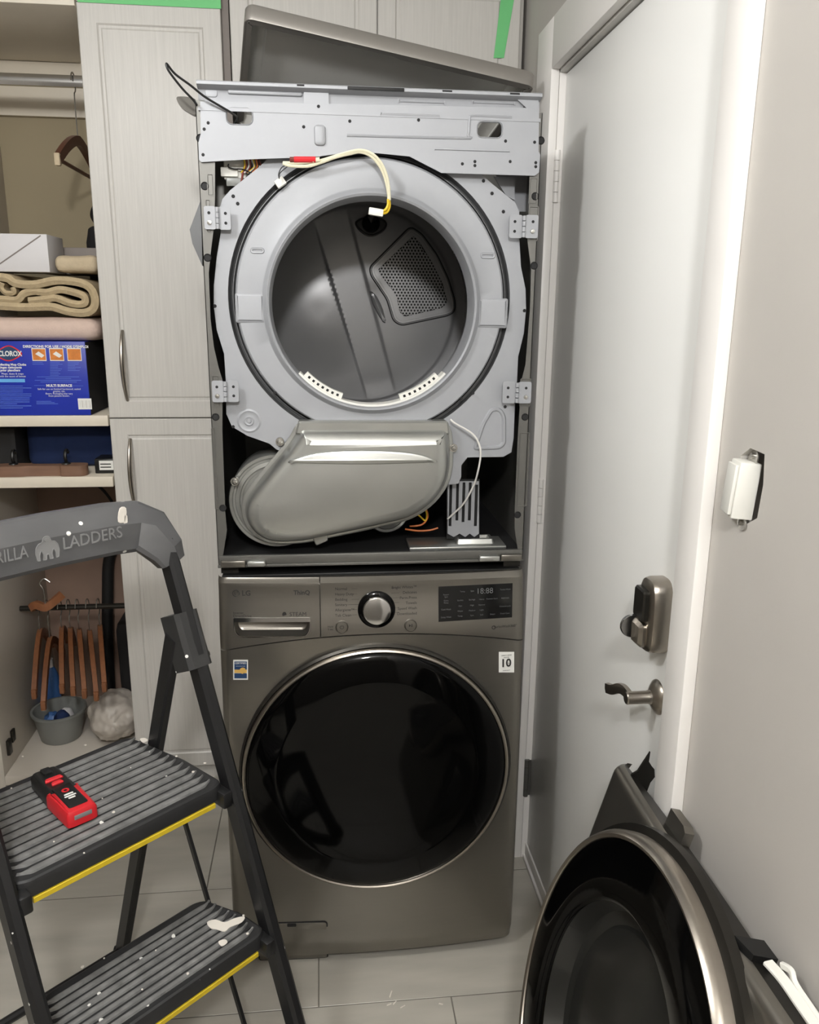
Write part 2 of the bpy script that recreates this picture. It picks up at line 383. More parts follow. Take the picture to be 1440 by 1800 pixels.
MB().box((XL+.002, YC+.02, .10), (XR, 1.13, 2.36)).box((XL+.002, YC+.05, 0), (XR, YC+.07, .10)).box((XL, YC+.004, 2.297), (XR, YC+.02, 2.36)).build('body', m_cab, tc, smooth=20)
d1 = cab_door(XL, 1.2555, XR, 2.294, tc); bow(XL+.053, 1.304, 1.494, d1)
d2 = cab_door(XL, .155, XR, 1.2525, tc); bow(XL+.052, 1.00, 1.195, d2)
MB().box((XR+.001, YC+.012, 2.0), (XR+.019, YC+.03, 2.36)).build('gap_shade_filler', m_gbox, tc)  # recessed filler; the gap's shade is put into its dark grey
uc = thing('wall_cabinet', 'pale wood-grain wall cabinet with two doors above the dryer', 'cabinet', (.05, .8, 2.10))
MB().box((-.326, YC+.021, 2.10), (.44, 1.13, 2.44)).build('body', m_cab, uc, smooth=20)
cab_door(-.326, 2.10, .049, 2.40, uc); cab_door(.0515, 2.10, .428, 2.40, uc)
MB().box((XL+.004, YC-.0012, 2.293), (XR+.002, YC-.0002, 2.336)).build('masking_tape', m_tape, label='green masking tape along the top of the tall cabinet door', category='tape')
a, b, c_, d_ = [xz(*q, YC-.001) for q in ((882, -14), (906, -14), (886, 102), (868, 102))]
MB().plate([a, b, c_, d_], TY(YC-.0015), .0012).build('masking_tape', m_tape, label='green masking tape strip hanging down the wall cabinet door', category='tape', smooth=0)
# ================================================================== CLOSET
XCL = -1.10; YB = 1.13; XCR = XL-.004
cl = thing('closet_unit', 'open cream closet with shelves and a hanging rail', 'closet', (-.9, .87, .12))
MB().box((XCL-.02, YC, .0), (XCL, YB, 2.40), .001).build('side_panel', m_cabin, cl)
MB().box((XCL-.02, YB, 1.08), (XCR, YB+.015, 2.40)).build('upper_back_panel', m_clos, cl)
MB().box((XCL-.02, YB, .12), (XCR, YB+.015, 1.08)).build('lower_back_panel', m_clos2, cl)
MB().box((XCL, YC, 2.285), (XCR, YB, 2.315), .0015).build('top_board', m_shelf, cl)
MB().box((XCL, YC, 1.232), (XCR, YB, 1.262), .0015).build('shelf', m_shelf, cl)
MB().box((XCL, YC, 1.058), (XCR, YB, 1.088), .0015).build('shelf', m_shelf, cl)
MB().box((XCL, YC, .12), (XCR, YB, .15), .0015).box((XCL, YC+.05, 0), (XCR, YC+.07, .12)).build('bottom_board', m_cabin, cl)
MB().box((XCL+.004, YB-.02, 2.13), (XCR, YB-.0005, 2.284), .001).build('wall_cleat', m_shelf, cl)
rail = [(-.0075, -.015), (.0075, -.015), (.011, 0), (.0075, .015), (-.0075, .015), (-.011, 0)]
MB().sweep([(XCL+.012, .87, 2.175), (XCR, .87, 2.175)], rail, (0, 0, 1)).build('hanging_rail', m_chrome, cl)
rb = MB().box((XCL+.0005, .845, 2.14), (XCL+.012, .895, 2.215), .003)
for q in ((.852, 2.205), (.888, 2.205), (.87, 2.148)): rb.lathe([(0, .004), (.004, .003), (.0045, 0)], (XCL+.012, q[0], q[1]), (1, 0, 0), 10)
rb.build('rail_bracket', m_chrome, cl)
hp = MB().box((XCL+.0003, .635, .20), (XCL+.010, .66, .25), .002)
hp.box((XCL+.0003, .675, .222), (XCL+.008, .70, .262), .002).build('hinge_plate', m_steeld, cl)
MB().box((XCL+.05, 1.115, .95), (XCL+.16, YB-.0005, 1.05), .002).build('outlet_cover', m_void, cl)
MB().lathe([(0, .004), (.018, .004), (.018, 0)], (-.86, .72, 1.058), (0, 0, -1), 20).build('puck_light', m_steeld, cl)
# ================================================================== CLOSET CONTENTS
from mathutils import noise as NZ
def soft(lo, hi, bev, amp, freq, seed=0, cuts=10, M=None):
    bm = bmesh.new(); bmesh.ops.create_cube(bm, size=1); lo = V(lo); hi = V(hi); c = (lo+hi)/2; d = hi-lo
    bmesh.ops.subdivide_edges(bm, edges=bm.edges[:], cuts=cuts, use_grid_fill=True)
    for v in bm.verts:
        q = V((v.co.x*d.x, v.co.y*d.y, v.co.z*d.z)); inn = V([max(-d[i]/2+bev, min(d[i]/2-bev, q[i])) for i in range(3)])
        e = q-inn
        if e.length > 1e-9: q = inn + e.normalized()*min(bev, e.length) if e.length > bev else q
        n = NZ.noise_vector((q+c)*freq + V((seed*7.1, 0, 0)))*amp
        v.co = q+c+V((n.x, n.y, min(n.z, 0) if v.co.z < -.45 else n.z))
        v.co.z = max(v.co.z, lo.z)
    mb = MB(); bm.verts.index_update(); mb.add([(M @ v.co) if M else v.co for v in bm.verts], [[v.index for v in f.verts] for f in bm.faces]); bm.free(); return mb
def blob(c, r, amp, freq, seed=0, sub=4):
    bm = bmesh.new(); bmesh.ops.create_icosphere(bm, subdivisions=sub, radius=1); c = V(c)
    for v in bm.verts:
        q = v.co.copy(); k = 1+amp*NZ.noise(q*freq+V((seed*3.3, 0, 0)))+amp*.5*abs(NZ.noise(q*freq*2.3+V((0, seed, 0))))
        v.co = V((q.x*r[0]*k, q.y*r[1]*k, q.z*r[2]*k)) + c
    bm.verts.index_update(); mb = MB(); mb.add([v.co for v in bm.verts], [[v.index for v in f.verts] for f in bm.faces]); bm.free(); return mb
# --- carton of cleaning cloths
YX = .604
bx = thing('cloth_carton', 'bright blue printed carton standing on the upper shelf', 'box', (-.89, .70, 1.2625))
bd = MB().box((-1.045, YX, 1.2628), (-.752, .80, 1.464), .0015).build('carton', m_blue, bx)
MB().box((-.7518, YX+.002, 1.264), (-.7512, .798, 1.463)).build('side_flap', m_dark, bx)
YP = YX-.0006
def tline(s, px, py, pw, m=m_print_w, al='CENTER', par=None, bold=0):
    x, z = xz(px, py, YP); return text('printed_text', s, pw, (x, YP, z), (1, 0, 0), (0, 0, 1), m, par or bd, al, .0001, bold=bold)
def prect(a, b, c, d, m, nm='printed_panel', h=.0004, y=YP):
    p = xz(a, b, y); q = xz(c, d, y)
    return MB().box((min(p[0], q[0]), y, min(p[1], q[1])), (max(p[0], q[0]), y+h, max(p[1], q[1]))).build(nm, m, bd, smooth=0)
dm = XZ([(-9, 622), (2, 612), (15, 607), (28, 612), (39, 622), (28, 631), (15, 635), (2, 631)], YP)
MB().plate(cr2(dm), TY(YP), .0003).build('logo_border', m_red, bd, smooth=0)
MB().plate(cr2([(15*0+a*.86+.14*xz(15, 621, YP)[0], b*.86+.14*xz(15, 621, YP)[1]) for a, b in dm]), TY(YP-.0003), .0003).build('logo_field', m_navy, bd, smooth=0)
x, z = xz(17.5, 622, YP); text('logo_text', 'CLOROX', .019, (x, YP-.0005, z), (1, 0, 0), (0, 0, 1), m_print_w, bd, sx=.78, bold=.0006)
for i, s in enumerate(('Disinfecting Mop Cloths', 'Linges nettoyants', 'pour planchers')): tline(s, [18, 18, 18][i], 641+i*5, .0085, bold=.0003)
for i, s in enumerate(('Mops, dusts & traps', 'with the scent of lemon')): tline(s, 22, 657+i*4.6, .0072)
prect(-12, 666, 44, 672, m_lblue)
for k in range(12): prect(-12, 678+k*3.5, random.choice((30, 52, 55, 40)), 679.1+k*3.5, m_fine, 'print_line')
tline("DIRECTIONS FOR USE / MODE D'EMPLOI", 98, 609.5, .0095, bold=.0003)
for k in range(3):
    x0 = 55+31*k; prect(x0, 612, x0+27, 634.5, m_print_w); prect(x0+1.2, 613.5, x0+25.8, 633, m_orange, 'printed_photo', y=YP-.0002)
    if k < 2:
        q = MB(); cx, cz = xz(x0+15, 623, YP-.0006)
        q.plate([(cx-.012, cz+.001), (cx+.004, cz-.009), (cx+.012, cz-.003), (cx-.003, cz+.008)], TY(YP-.0008), .0003).build('printed_pad', m_print_w, bd, smooth=0)
    for j in range((2, 9, 6)[k]): prect(x0+2, 637+j*2.8, x0+random.randint(15, 25), 637.9+j*2.8, m_fine, 'print_line')
for j, (a, b) in enumerate(((65, 139), (80, 125), (61, 143), (71, 135))): prect(a, 662+j*3, b, 663+j*3, m_fine, 'print_line')
tline('MULTI SURFACE', 104, 678, .0095, bold=.0004)
prect(60, 677.5, 79, 678.1, m_fine, 'print_line'); prect(127, 678, 146, 678.6, m_fine, 'print_line')
for i, s in enumerate(('Safe for use on finished hardwood, sealed', 'granite, tile,', 'floors. Packaging may vary', 'from picture shown.')): tline(s, 104, 684+i*4, .0068)
for j in range(3): prect(64, 705+j*2.2, 90+j*6, 705.9+j*2.2, m_fine, 'print_line')
prect(136.5, 700.5, 162, 719.5, m_print_w, 'barcode_label')
for k in range(9): prect(140+k*2.2, 704, 141+k*2.2+(k % 3)*.3, 717, m_card, 'barcode_bar', y=YP-.0003)
# --- towels and boxes on the upper shelf
soft((-1.06, .612, 1.4655), (-.716, .93, 1.527), .030, .003, 9, 1, 14).build('folded_towel', m_pink, label='folded pale pink towel lying on the blue carton', category='towel')
def roll(px, t, depth, y0):
    P = [V((xz(a, b, y0)[0], y0+depth/2, xz(a, b, y0)[1])) for a, b in px]; P = cr(P, 5)
    h = t/2; d = depth/2
    return MB().sweep(P, [(-h, -d), (h*.0, -d-.006), (h, -d), (h, d), (-h, d)], (0, 1, 0))
tw = thing('folded_towel', 'beige terry towel folded in wavy layers on the pink towel', 'towel', (-.86, .75, 1.55))
lay = [(-40, 494), (-12, 487), (12, 489), (28, 498), (60, 500), (98, 493), (136, 496), (158, 506), (167, 526), (163, 543), (146, 550), (118, 547), (88, 539), (45, 540), (8, 538), (-30, 536)]
roll(lay, .021, .30, .618).build('outer_layer', m_beige, tw)
roll([(-30, 526), (5, 526), (30, 527), (42, 516), (60, 512), (82, 514), (105, 509), (130, 514), (147, 521), (149, 532), (138, 535), (120, 532), (98, 524), (80, 526), (50, 529)], .019, .29, .622).build('inner_layer', m_beige, tw)
roll([(4, 497), (2, 506), (10, 515), (24, 514), (22, 505)], .013, .29, .622).build('curled_edge', m_beige, tw)
wb = thing('lidded_carton', 'white carton with a slanting lid edge on top of the beige towel', 'box', (-.95, .73, 1.647))
MB().box((-1.07, .645, 1.647), (-.8385, .785, 1.745), .001).build('carton', m_wbox, wb)
a = [xz(*q, .6445) for q in ((-20, 476), (71, 413), (72, 415), (-20, 479))]
MB().plate(a, TY(.6440), .0009).build('lid_seam', m_gbox, wb, smooth=0)
MB().box((-.90, .80, 1.647), (-.745, .925, 1.722), .002).build('dark_carton', m_gbox, label='small dark brown carton behind the white carton', category='box')
soft((-.826, .64, 1.647), (-.712, .795, 1.692), .018, .004, 12, 5).build('folded_cloth', m_cush, label='folded beige linen cloth beside the white carton', category='cloth')
bg = thing('shoulder_bag', 'black bag with a thin strap at the back of the closet', 'bag', (-.765, 1.04, 1.2625))
soft((-.83, .97, 1.2625), (-.708, 1.11, 1.80), .03, .006, 9, 3).build('bag_body', m_dark, bg)
MB().tube(cr([(-.79, 1.0, 1.80), (-.80, .975, 1.83), (-.775, .955, 1.86), (-.745, .952, 1.84), (-.73, .955, 1.79), (-.72, .952, 1.72)], 6), .006, 6).build('strap', m_dark, bg)
# --- hanger on the top rail
def hanger(name, label, x, zc, wood, tilt=0, group=None, bar=True, half=.215, drop=.085, yc=.87, hookz=None, shear=0):
    h = thing(name, label, 'hanger', (x, yc, zc), 0, group)
    pts = []
    for k in range(17):
        s = -1+2*k/16; pts.append((x+tilt*abs(s)-shear*s, yc+s*half, zc-drop*abs(s)**1.5))
    MB().sweep(pts, [(-.007, -.013), (.007, -.013), (.0085, 0), (.007, .013), (-.007, .013), (-.0085, 0)], (0, 0, 1)).build('shoulder_bar', wood, h)
    if bar: MB().tube([(x+tilt*.93, yc-half*.93, zc-drop*.98), (x+tilt*.93, yc+half*.93, zc-drop*.98)], .0055, 8).build('trouser_bar', wood, h)
    for s in (-1, 1): MB().box((x+tilt-shear*s-.0075, yc+s*half-.008, zc-drop-.016), (x+tilt-shear*s+.0075, yc+s*half+.008, zc-drop+.016), .003).build('end_cap', m_cush if wood is m_dwood else wood, h)
    hz = hookz or zc+.075
    MB().tube(cr([(x, yc, zc+.008), (x, yc, hz-.04), (x, yc+.014, hz-.022), (x, yc+.021, hz-.001), (x, yc+.013, hz+.018), (x, yc, hz+.024), (x, yc-.014, hz+.017), (x, yc-.021, hz)], 4), .0019, 6).build('hook', m_screw, h)
    return h
hanger('coat_hanger', 'dark wooden coat hanger on the chrome closet rail', -.795, 2.02, m_dwood, hookz=2.175)
# --- lower shelf
rk = thing('hook_rack', 'brown wooden rack with two black hooks on the lower shelf', 'rack', (-.89, .63, 1.0883))
oo = [(-1.03, .612), (-.985, .606), (-.955, .608), (-.935, .614), (-.88, .615), (-.855, .614), (-.845, .607), (-.815, .605), (-.792, .607), (-.781, .625), (-.79, .655), (-.84, .66), (-.86, .648), (-.93, .648), (-.95, .66), (-1.03, .655)]
MB().plate(cr2(oo, 4), lambda a, b, h: V((a, b, 1.0885+h)), .030).build('board', m_wood2, rk)
for px in (22, 115):
    x, z = xz(px, 800, .64)
    MB().tube(cr([(x, .645, 1.119), (x, .636, 1.135), (x, .640, 1.152), (x+.001, .652, 1.156), (x+.001, .660, 1.148)], 5), .005, 8).lathe([(0, .004), (.012, .003), (.013, 0)], (x, .640, 1.1187), (0, 0, 1), 14).build('hook', m_black, rk)
soft((-.985, .74, 1.0885), (-.712, 1.06, 1.222), .03, .008, 8, 8, 12).build('duffel_bag', m_navyf, label='dark navy fabric bag pushed onto the lower shelf', category='bag')
soft((-1.09, .70, 1.0885), (-.995, .95, 1.215), .01, .002, 8, 9).build('storage_case', m_void, label='black case at the left end of the lower shelf', category='case')
sb = thing('small_box', 'small black box with a white striped label on the lower shelf', 'box', (-.735, .68, 1.0885))
MB().box((-.765, .645, 1.0886), (-.709, .72, 1.131), .002).build('carton', m_black, sb)
MB().box((-.752, .6442, 1.0985), (-.712, .6448, 1.126)).build('label_patch', m_print_w, sb, smooth=0)
for k in range(2): MB().box((-.749, .6436, 1.1055+k*.009), (-.719, .6441, 1.1085+k*.009)).build('label_stripe', m_black, sb, smooth=0)
# --- lower compartment
cl2 = MB().tube([(XCL, .87, .598), (XCR, .87, .598)], .009, 10).build('lower_rail', m_steeld, cl)
hx = [(64, 1185), (82, 1200), (103, 1180), (118, 1178), (134, 1180), (153, 1185), (171, 1175)]
for i, (a, b) in enumerate(hx):
    x = hit(a, b, 1, .80).x
    hanger('wooden_hanger', 'honey brown wooden hanger in the bunch over the grey tub', x, (.51, .48, .515, .51, .505, .50, .515)[i], m_wood, 0, 'wooden hangers bunched in the lower closet', bar=False, half=.20, drop=(.12, .13, .11, .115, .12, .125, .11)[i], hookz=.60, shear=(.035, .03, .05, .055, .06, .062, .055)[i])
oh = thing('wooden_hanger', 'honey brown wooden hanger lying across the tops of the others', 'hanger', (-1.0, .81, .61))
MB().sweep(cr([(-1.05, .83, .613), (-1.03, .815, .630), (-1.0, .81, .622), (-.975, .815, .638), (-.95, .83, .658)], 5), [(-.007, -.012), (.007, -.012), (.007, .012), (-.007, .012)], (0, 0, 1)).build('shoulder_bar', m_wood, oh)
MB().tube(cr([(-1.0, .81, .630), (-1.0, .81, .678), (-1.01, .81, .703), (-.995, .81, .718), (-.978, .81, .706)], 5), .0018, 6).build('hook', m_screw, oh)
tub = thing('plastic_tub', 'small grey plastic tub on the closet floor', 'tub', (-1.0, .835, .1503))
MB().lathe([(0, 0), (.060, 0), (.064, .004), (.082, .095), (.088, .097), (.088, .104), (.080, .104), (.079, .098), (.061, .007), (0, .006)], (-1.0, .835, .1506), (0, 0, 1), 40).build('tub_shell', m_bucket, tub)
for k, (x, y, z) in enumerate(((-1.02, .82, .22), (-.985, .85, .215), (-.985, .81, .225))):
    blob((x, y, z), (.025, .028, .03), .2, 2, k, 3).build('crumpled_rag', (m_bluep, m_wbox, m_navyf)[k], label=('crumpled blue rag', 'crumpled white rag', 'crumpled navy rag')[k]+' in the grey tub', category='rag')
blob((-.808, .80, .242), (.082, .10, .072), .16, 1.8, 4, 5).build('plastic_bag', m_bag, label='crumpled white plastic bag on the closet floor', category='bag')
bt = thing('spray_bottle', 'blue plastic bottle standing behind the wooden hangers', 'bottle', (-1.07, .99, .15))
MB().lathe([(0, 0), (.026, 0), (.027, .005), (.027, .14), (.018, .175), (.010, .188), (0, .188)], (-1.068, .99, .1503), (0, 0, 1), 24).build('bottle_body', m_bluep, bt)
MB().lathe([(.0115, 0), (.0115, .03), (0, .03)], (-1.068, .99, .336), (0, 0, 1), 16).build('bottle_cap', m_wbox, bt)
soft((-.83, .96, .1503), (-.712, 1.12, .50), .02, .004, 9, 12).build('dark_case', m_dark, label='dark fabric case standing in the closet corner', category='case')
MB().tube(cr([(-.70-.03, 1.105, .86), (-.80, 1.105, .80), (-.865, 1.105, .70), (-.885, 1.105, .55), (-.90, 1.105, .35), (-.905, 1.105, .175)], 8), .020, 12).build('drain_hose', m_rubber, label='thick black hose running down the closet back', category='hose')
MB().tube(cr([(-.93, 1.04, 1.02), (-.85, 1.04, .95), (-.80, 1.04, .86), (-.76, 1.04, .80), (-.72, 1.04, .76)], 8), .005, 8).build('power_cord', m_void, label='thin dark cord sagging under the lower shelf', category='cord')
# ================================================================== DRYER
ZB = 1.0024
D = thing('clothes_dryer', 'grey stacked dryer with its front removed showing the drum and lint duct', 'dryer', (0, .36, ZB))
def part(mb, n, m, p=None, **k): return mb.build(n, m, p or D, **k)
T0 = TY(0)
# cabinet
part(MB().box((-.343, 0, ZB), (-.3415, .73, 1.945)), 'side_panel', m_body)
part(MB().box((.3415, 0, ZB), (.343, .73, 1.945)), 'side_panel', m_body)
part(MB().box((-.343, .73, ZB), (.343, .735, 1.945)), 'back_panel', m_body)
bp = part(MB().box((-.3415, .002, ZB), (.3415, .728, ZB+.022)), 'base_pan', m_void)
inn = [(378, 282), (378, 345), (376, 400), (371, 440), (367, 480), (370, 560), (376, 610), (384, 645), (391, 668), (391, 760), (396, 900), (399, 932), (390, 990)]
lf = XZ(inn); lf = [(-.343, lf[0][1]+.02)] + [(lf[0][0], lf[0][1]+.02)] + lf + [(-.343, lf[-1][1])]
top = xz(345, 176)[1]
lf = [(-.343, top), (-.325, top)] + lf[1:]
fL = part(MB().plate(lf, T0, .0025), 'front_flange', m_body, smooth=0)
inr = [(931, 310), (930, 360), (927, 419), (934, 474), (932, 544), (924, 641), (917, 669), (914, 713), (910, 780), (905, 900), (905, 930), (913, 985)]
rf = XZ(inr); rf = [(.343, top), (rf[0][0], top)] + rf + [(.343, rf[-1][1])]
fR = part(MB().plate(rf, T0, .0025), 'front_flange', m_body, smooth=0)
for px, py, f in ((360, 327, fL), (365, 453, fL), (379, 733, fL), (392, 893, fL), (352, 243, fL), (941, 345, fR), (939, 467, fR), (923, 733, fR), (910, 905, fR), (951, 247, fR)):
    x, z = xz(px, py)
    part(MB().lathe([(.0035, -.0004), (.0062, -.0004), (.0068, -.002), (.0080, 0)], (x, 0, z), (0, 1, 0), 16).lathe([(0, -.0006), (.0036, -.0006)], (x, 0, z), (0, 1, 0), 12), 'screw_hole', m_void, f)
for a, b, c, d, f in ((371, 752, 385, 896, fL), (360, 350, 373, 410, fL), (372, 660, 388, 715, fL), (913, 760, 926, 890, fR), (930, 362, 945, 424, fR), (915, 665, 932, 715, fR), (363, 305, 377, 345, fL), (931, 312, 944, 360, fR)):
    p, q = xz(a, b), xz(c, d)
    part(MB().emboss(rrect(p[0], q[1], q[0], p[1], .003, 3), [(0, .0005), (0, -.0012), (.0018, -.0012), (.003, .0002)], T0), 'pressed_panel', m_body, f)
# lamp-side bits seen beyond the left side panel
part(MB().plate(cr2([xz(*q, .03) for q in ((345, 177), (314, 172), (315, 184), (325, 194), (345, 203))]), TY(.02), .02), 'side_bracket', m_steeld)
part(MB().plate([xz(*q, .08) for q in ((356, 352), (336, 405), (341, 430), (358, 468))], TY(.06), .04), 'side_shield', m_groove, smooth=0)
# bulkhead
YBK = .020
bo = [(478, 225), (468, 282), (456, 293), (405, 334), (391, 350), (387, 364), (388, 410), (381, 452), (376, 502), (376, 538), (381, 580), (394, 622), (397, 669), (398, 728), (408, 750), (435, 766), (474, 780), (486, 790), (540, 812), (700, 812), (786, 852), (806, 850), (811, 838), (811, 818), (822, 804), (885, 803), (899, 795), (903, 770), (906, 697), (909, 669), (911, 627), (921, 586), (925, 544), (924, 508), (916, 469), (913, 419), (913, 372), (906, 356), (864, 322), (848, 308), (835, 225)]
C1 = V((0, 0, 1.566)); C2 = V((-.002, 0, 1.576)); R2 = .297
blk = part(MB().plate(XZ(bo, YBK), TY(YBK), .0015, [circ(C2.x, C2.z, R2, 96)]), 'bulkhead', m_galv, smooth=0)
def ringloft(ls, n=120):
    mb = MB(); vs = []; fs = []
    for cx, cz, r, y in ls: vs += [V((cx+r*math.cos(2*math.pi*k/n), y, cz+r*math.sin(2*math.pi*k/n))) for k in range(n)]
    for i in range(len(ls)-1):
        for k in range(n): j = (k+1) % n; fs.append([i*n+k, i*n+j, (i+1)*n+j, (i+1)*n+k])
    return mb.add(vs, fs)
def rl(r, y):
    t = max(0, min(1, (r-.2125)/(.285-.2125))); c = C1.lerp(C2, t); return (c.x, c.z, r, y)
part(ringloft([rl(.2125, .075), rl(.2125, .006), rl(.2145, -.003), rl(.2185, -.006), rl(.2225, -.003), rl(.2265, .006), rl(.230, .0085), rl(.262, .009), rl(.277, .0095), rl(.2805, .013), rl(.2825, .026)]), 'bulkhead_ring', m_galv, blk)
part(ringloft([rl(.2825, .026), rl(.2832, .036), rl(.2865, .038), rl(.2868, .030), rl(.2885, .030), rl(.289, .036), rl(.2925, .034), rl(.295, .024), rl(R2, YBK)]), 'seal_groove', m_groove, blk)
for px, py, w, h in ((452, 440, 13, 6), (859, 449, 13, 6)):
    p = xz(px-w, py-h); q = xz(px+w, py+h)
    part(MB().emboss(rrect(p[0], q[1], q[0], p[1], .006, 5), [(0, .0095), (.0015, .0065), (.004, .0068), (.006, .0095)], T0), 'pressed_slot', m_galv, blk)
for px0, py0, px1, py1 in ((412, 515, 466, 568), (842, 524, 893, 577)):
    p = xz(px0, py0); q = xz(px1, py1)
    part(MB().emboss(rrect(p[0], q[1], q[0], p[1], .004, 3), [(0, .0092), (.003, .0068), (.006, .0066)], T0), 'pressed_pad', m_galv, blk)
# bulkhead screws and holes
for px, py in ((410, 345), (418, 358), (378, 538), (410, 750), (850, 318), (865, 340), (885, 372), (888, 715), (922, 546), (484, 690), (568, 748), (750, 748), (830, 690), (810, 700)):
    x, z = xz(px, py, YBK); yy = YBK-.0008 if not 484 <= px <= 830 or px in (410, 418) else .0085
    part(MB().lathe([(0, -.0008), (.0030, -.0008), (.0036, 0)], (x, yy, z), (0, 1, 0), 10), 'fixing_hole', m_void, blk)
x, z = xz(438, 740, YBK)
part(MB().lathe([(0, -.004), (.004, -.004), (.005, -.002), (.009, -.003), (.011, -.001), (.018, .0), (.022, -.002), (.026, -.0003)], (x, YBK, z), (0, 1, 0), 28), 'pressed_boss', m_galv, blk)
# lower right pressed bead on bulkhead
bead = XZ([(880, 715), (890, 730), (890, 780), (880, 790), (830, 792), (845, 745), (862, 716)], YBK)
part(MB().emboss(rpoly(bead, .012), [(0, 0), (.003, -.003), (.007, -.003), (.010, 0)], TY(YBK), cap=False), 'pressed_bead', m_galv, blk)
# drum
part(ringloft([(0, 1.568, .214, .076), (0, 1.568, .222, .080), (0, 1.568, .235, .084), (0, 1.568, .238, .10)]), 'drum_gasket', m_rubber)
part(ringloft([(0, 1.572, .238, .085), (0, 1.572, .285, .10), (0, 1.572, .287, .12), (0, 1.572, .288, .30), (0, 1.572, .284, .305), (0, 1.572, .288, .31), (0, 1.572, .288, .545)]), 'drum', m_drum)
YD = .53
def ln(a, b):
    a = V(xz(*a, YD)); b = V(xz(*b, YD)); t = (b-a).normalized(); n = V((t.y, -t.x)); n = n if n.x > 0 else -n
    return a, n
L1 = ln((572, 458), (613, 594)); L2 = ln((630, 441), (674, 608))
def ss(a, b, x): t = max(0, min(1, (x-a)/(b-a))); return t*t*(3-2*t)
dc = V(xz(560, 545, YD))
def hf(x, z):
    q = V((x, z)); d1 = (q-L1[0]).dot(L1[1]); d2 = (q-L2[0]).dot(L2[1]); r = (q-V((0, 1.566))).length
    h = 0.0
    h -= .012*ss(.004, -.004, d1)*ss(.19, .02, (q-dc).length)
    h += .0035*ss(-.003, .003, d1)*ss(.004, -.004, d2)*ss(.27, .20, r)
    h -= .004*ss(.262, .252, r)
    return h
bk = MB().grid(lambda s, t: V(((s-.5)*.58, YD+hf((s-.5)*.58, 1.566+(t-.5)*.58), 1.566+(t-.5)*.58)), 150, 150, lambda s, t: ((s-.5)**2+(t-.5)**2) > .2475)
bk = part(bk, 'drum_back', m_drum)
# bearing cap highlight piece
cp = XZ([(650, 512), (662, 520), (674, 545), (678, 568), (668, 560), (655, 535)], YD)
part(MB().emboss(cr2(cp, 4), [(0, .002), (.003, -.006), (.010, -.010)], TY(YD-.004)), 'pressed_blister', m_drum, bk)
# outlet grille
go = rpoly(XZ([(722, 402), (740, 414), (766, 450), (786, 492), (797, 530), (797, 546), (786, 552), (706, 569), (694, 562), (683, 525), (655, 483), (653, 471)], YD-.006), .010)
gi = rpoly(XZ([(727, 414), (739, 428), (760, 462), (778, 498), (787, 532), (776, 542), (710, 557), (702, 548), (697, 520), (668, 482), (664, 474)], YD-.006), .008)
gr = part(MB().emboss(go, [(-.004, .005), (0, -.001), (.004, -.002), (.006, -.004)], TY(YD-.006), cap=False).plate(rpoly(go, .001, 1), TY(YD-.0095), .0015, [gi]), 'outlet_grille', m_grille, bk)
part(MB().emboss(go, [(-.0075, 0), (-.006, -.0042), (-.0035, -.0048)], TY(YD-.002), cap=False), 'grille_gap_shade', m_rubber, gr)  # dark ring: shade of the gap round the grille, put into colour
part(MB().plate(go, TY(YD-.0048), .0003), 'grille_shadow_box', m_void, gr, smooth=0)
def inside(p, poly):
    x, y = p; c = False
    for i in range(len(poly)):
        (x1, y1), (x2, y2) = poly[i-1], poly[i]
        if (y1 > y) != (y2 > y) and x < (x2-x1)*(y-y1)/(y2-y1)+x1: c = not c
    return c
hm = MB(); sp = .0090; vs = []; cnt = 0
xs = [a for a, b in gi]; zs = [b for a, b in gi]
j = 0; z = min(zs)
while z < max(zs):
    x = min(xs) + (sp/2 if j % 2 else 0)
    while x < max(xs):
        if inside((x, z), gi):
            ro = sp/math.sqrt(3); ri = sp*.35; vv = []; ff = []
            bulge = -.004*(1-min(1, ((x-sum(xs)/len(xs))**2+(z-sum(zs)/len(zs))**2)/.006))
            for k in range(6):
                a = math.pi/6+k*math.pi/3
                vv.append(V((x+ro*math.cos(a), YD-.0085+bulge, z+ro*math.sin(a))))
            for k in range(6):
                a = math.pi/6+k*math.pi/3
                vv.append(V((x+ri*math.cos(a), YD-.0085+bulge, z+ri*math.sin(a))))
            for k in range(6):
                a = math.pi/6+k*math.pi/3
                vv.append(V((x+ri*math.cos(a), YD-.0065+bulge, z+ri*math.sin(a))))
            for k in range(6):
                l = (k+1) % 6; ff += [[k, l, 6+l, 6+k], [6+k, 6+l, 12+l, 12+k]]
            hm.add(vv, ff)
        x += sp
    z += sp*math.sqrt(3)/2; j += 1
part(hm, 'grille_mesh', m_grille, gr, smooth=0, recalc=False, kind='stuff')
# drum lamp housing
c0 = xz(652, 396, YD-.01)
lb = part(MB().emboss(cr2(XZ([(624, 392), (632, 384), (652, 380), (672, 384), (681, 393), (676, 405), (660, 415), (645, 415), (630, 404)], YD-.008), 4), [(0, .004), (.001, -.003), (.004, -.004), (.006, -.0025)], TY(YD-.008)), 'drum_lamp', m_black, bk)
part(MB().lathe([(.024, 0), (.023, -.014), (.018, -.018), (0, -.012)], (c0[0], YD-.01, c0[1]+.004), (0, 1, 0), 28), 'lamp_cover', m_glass, lb)
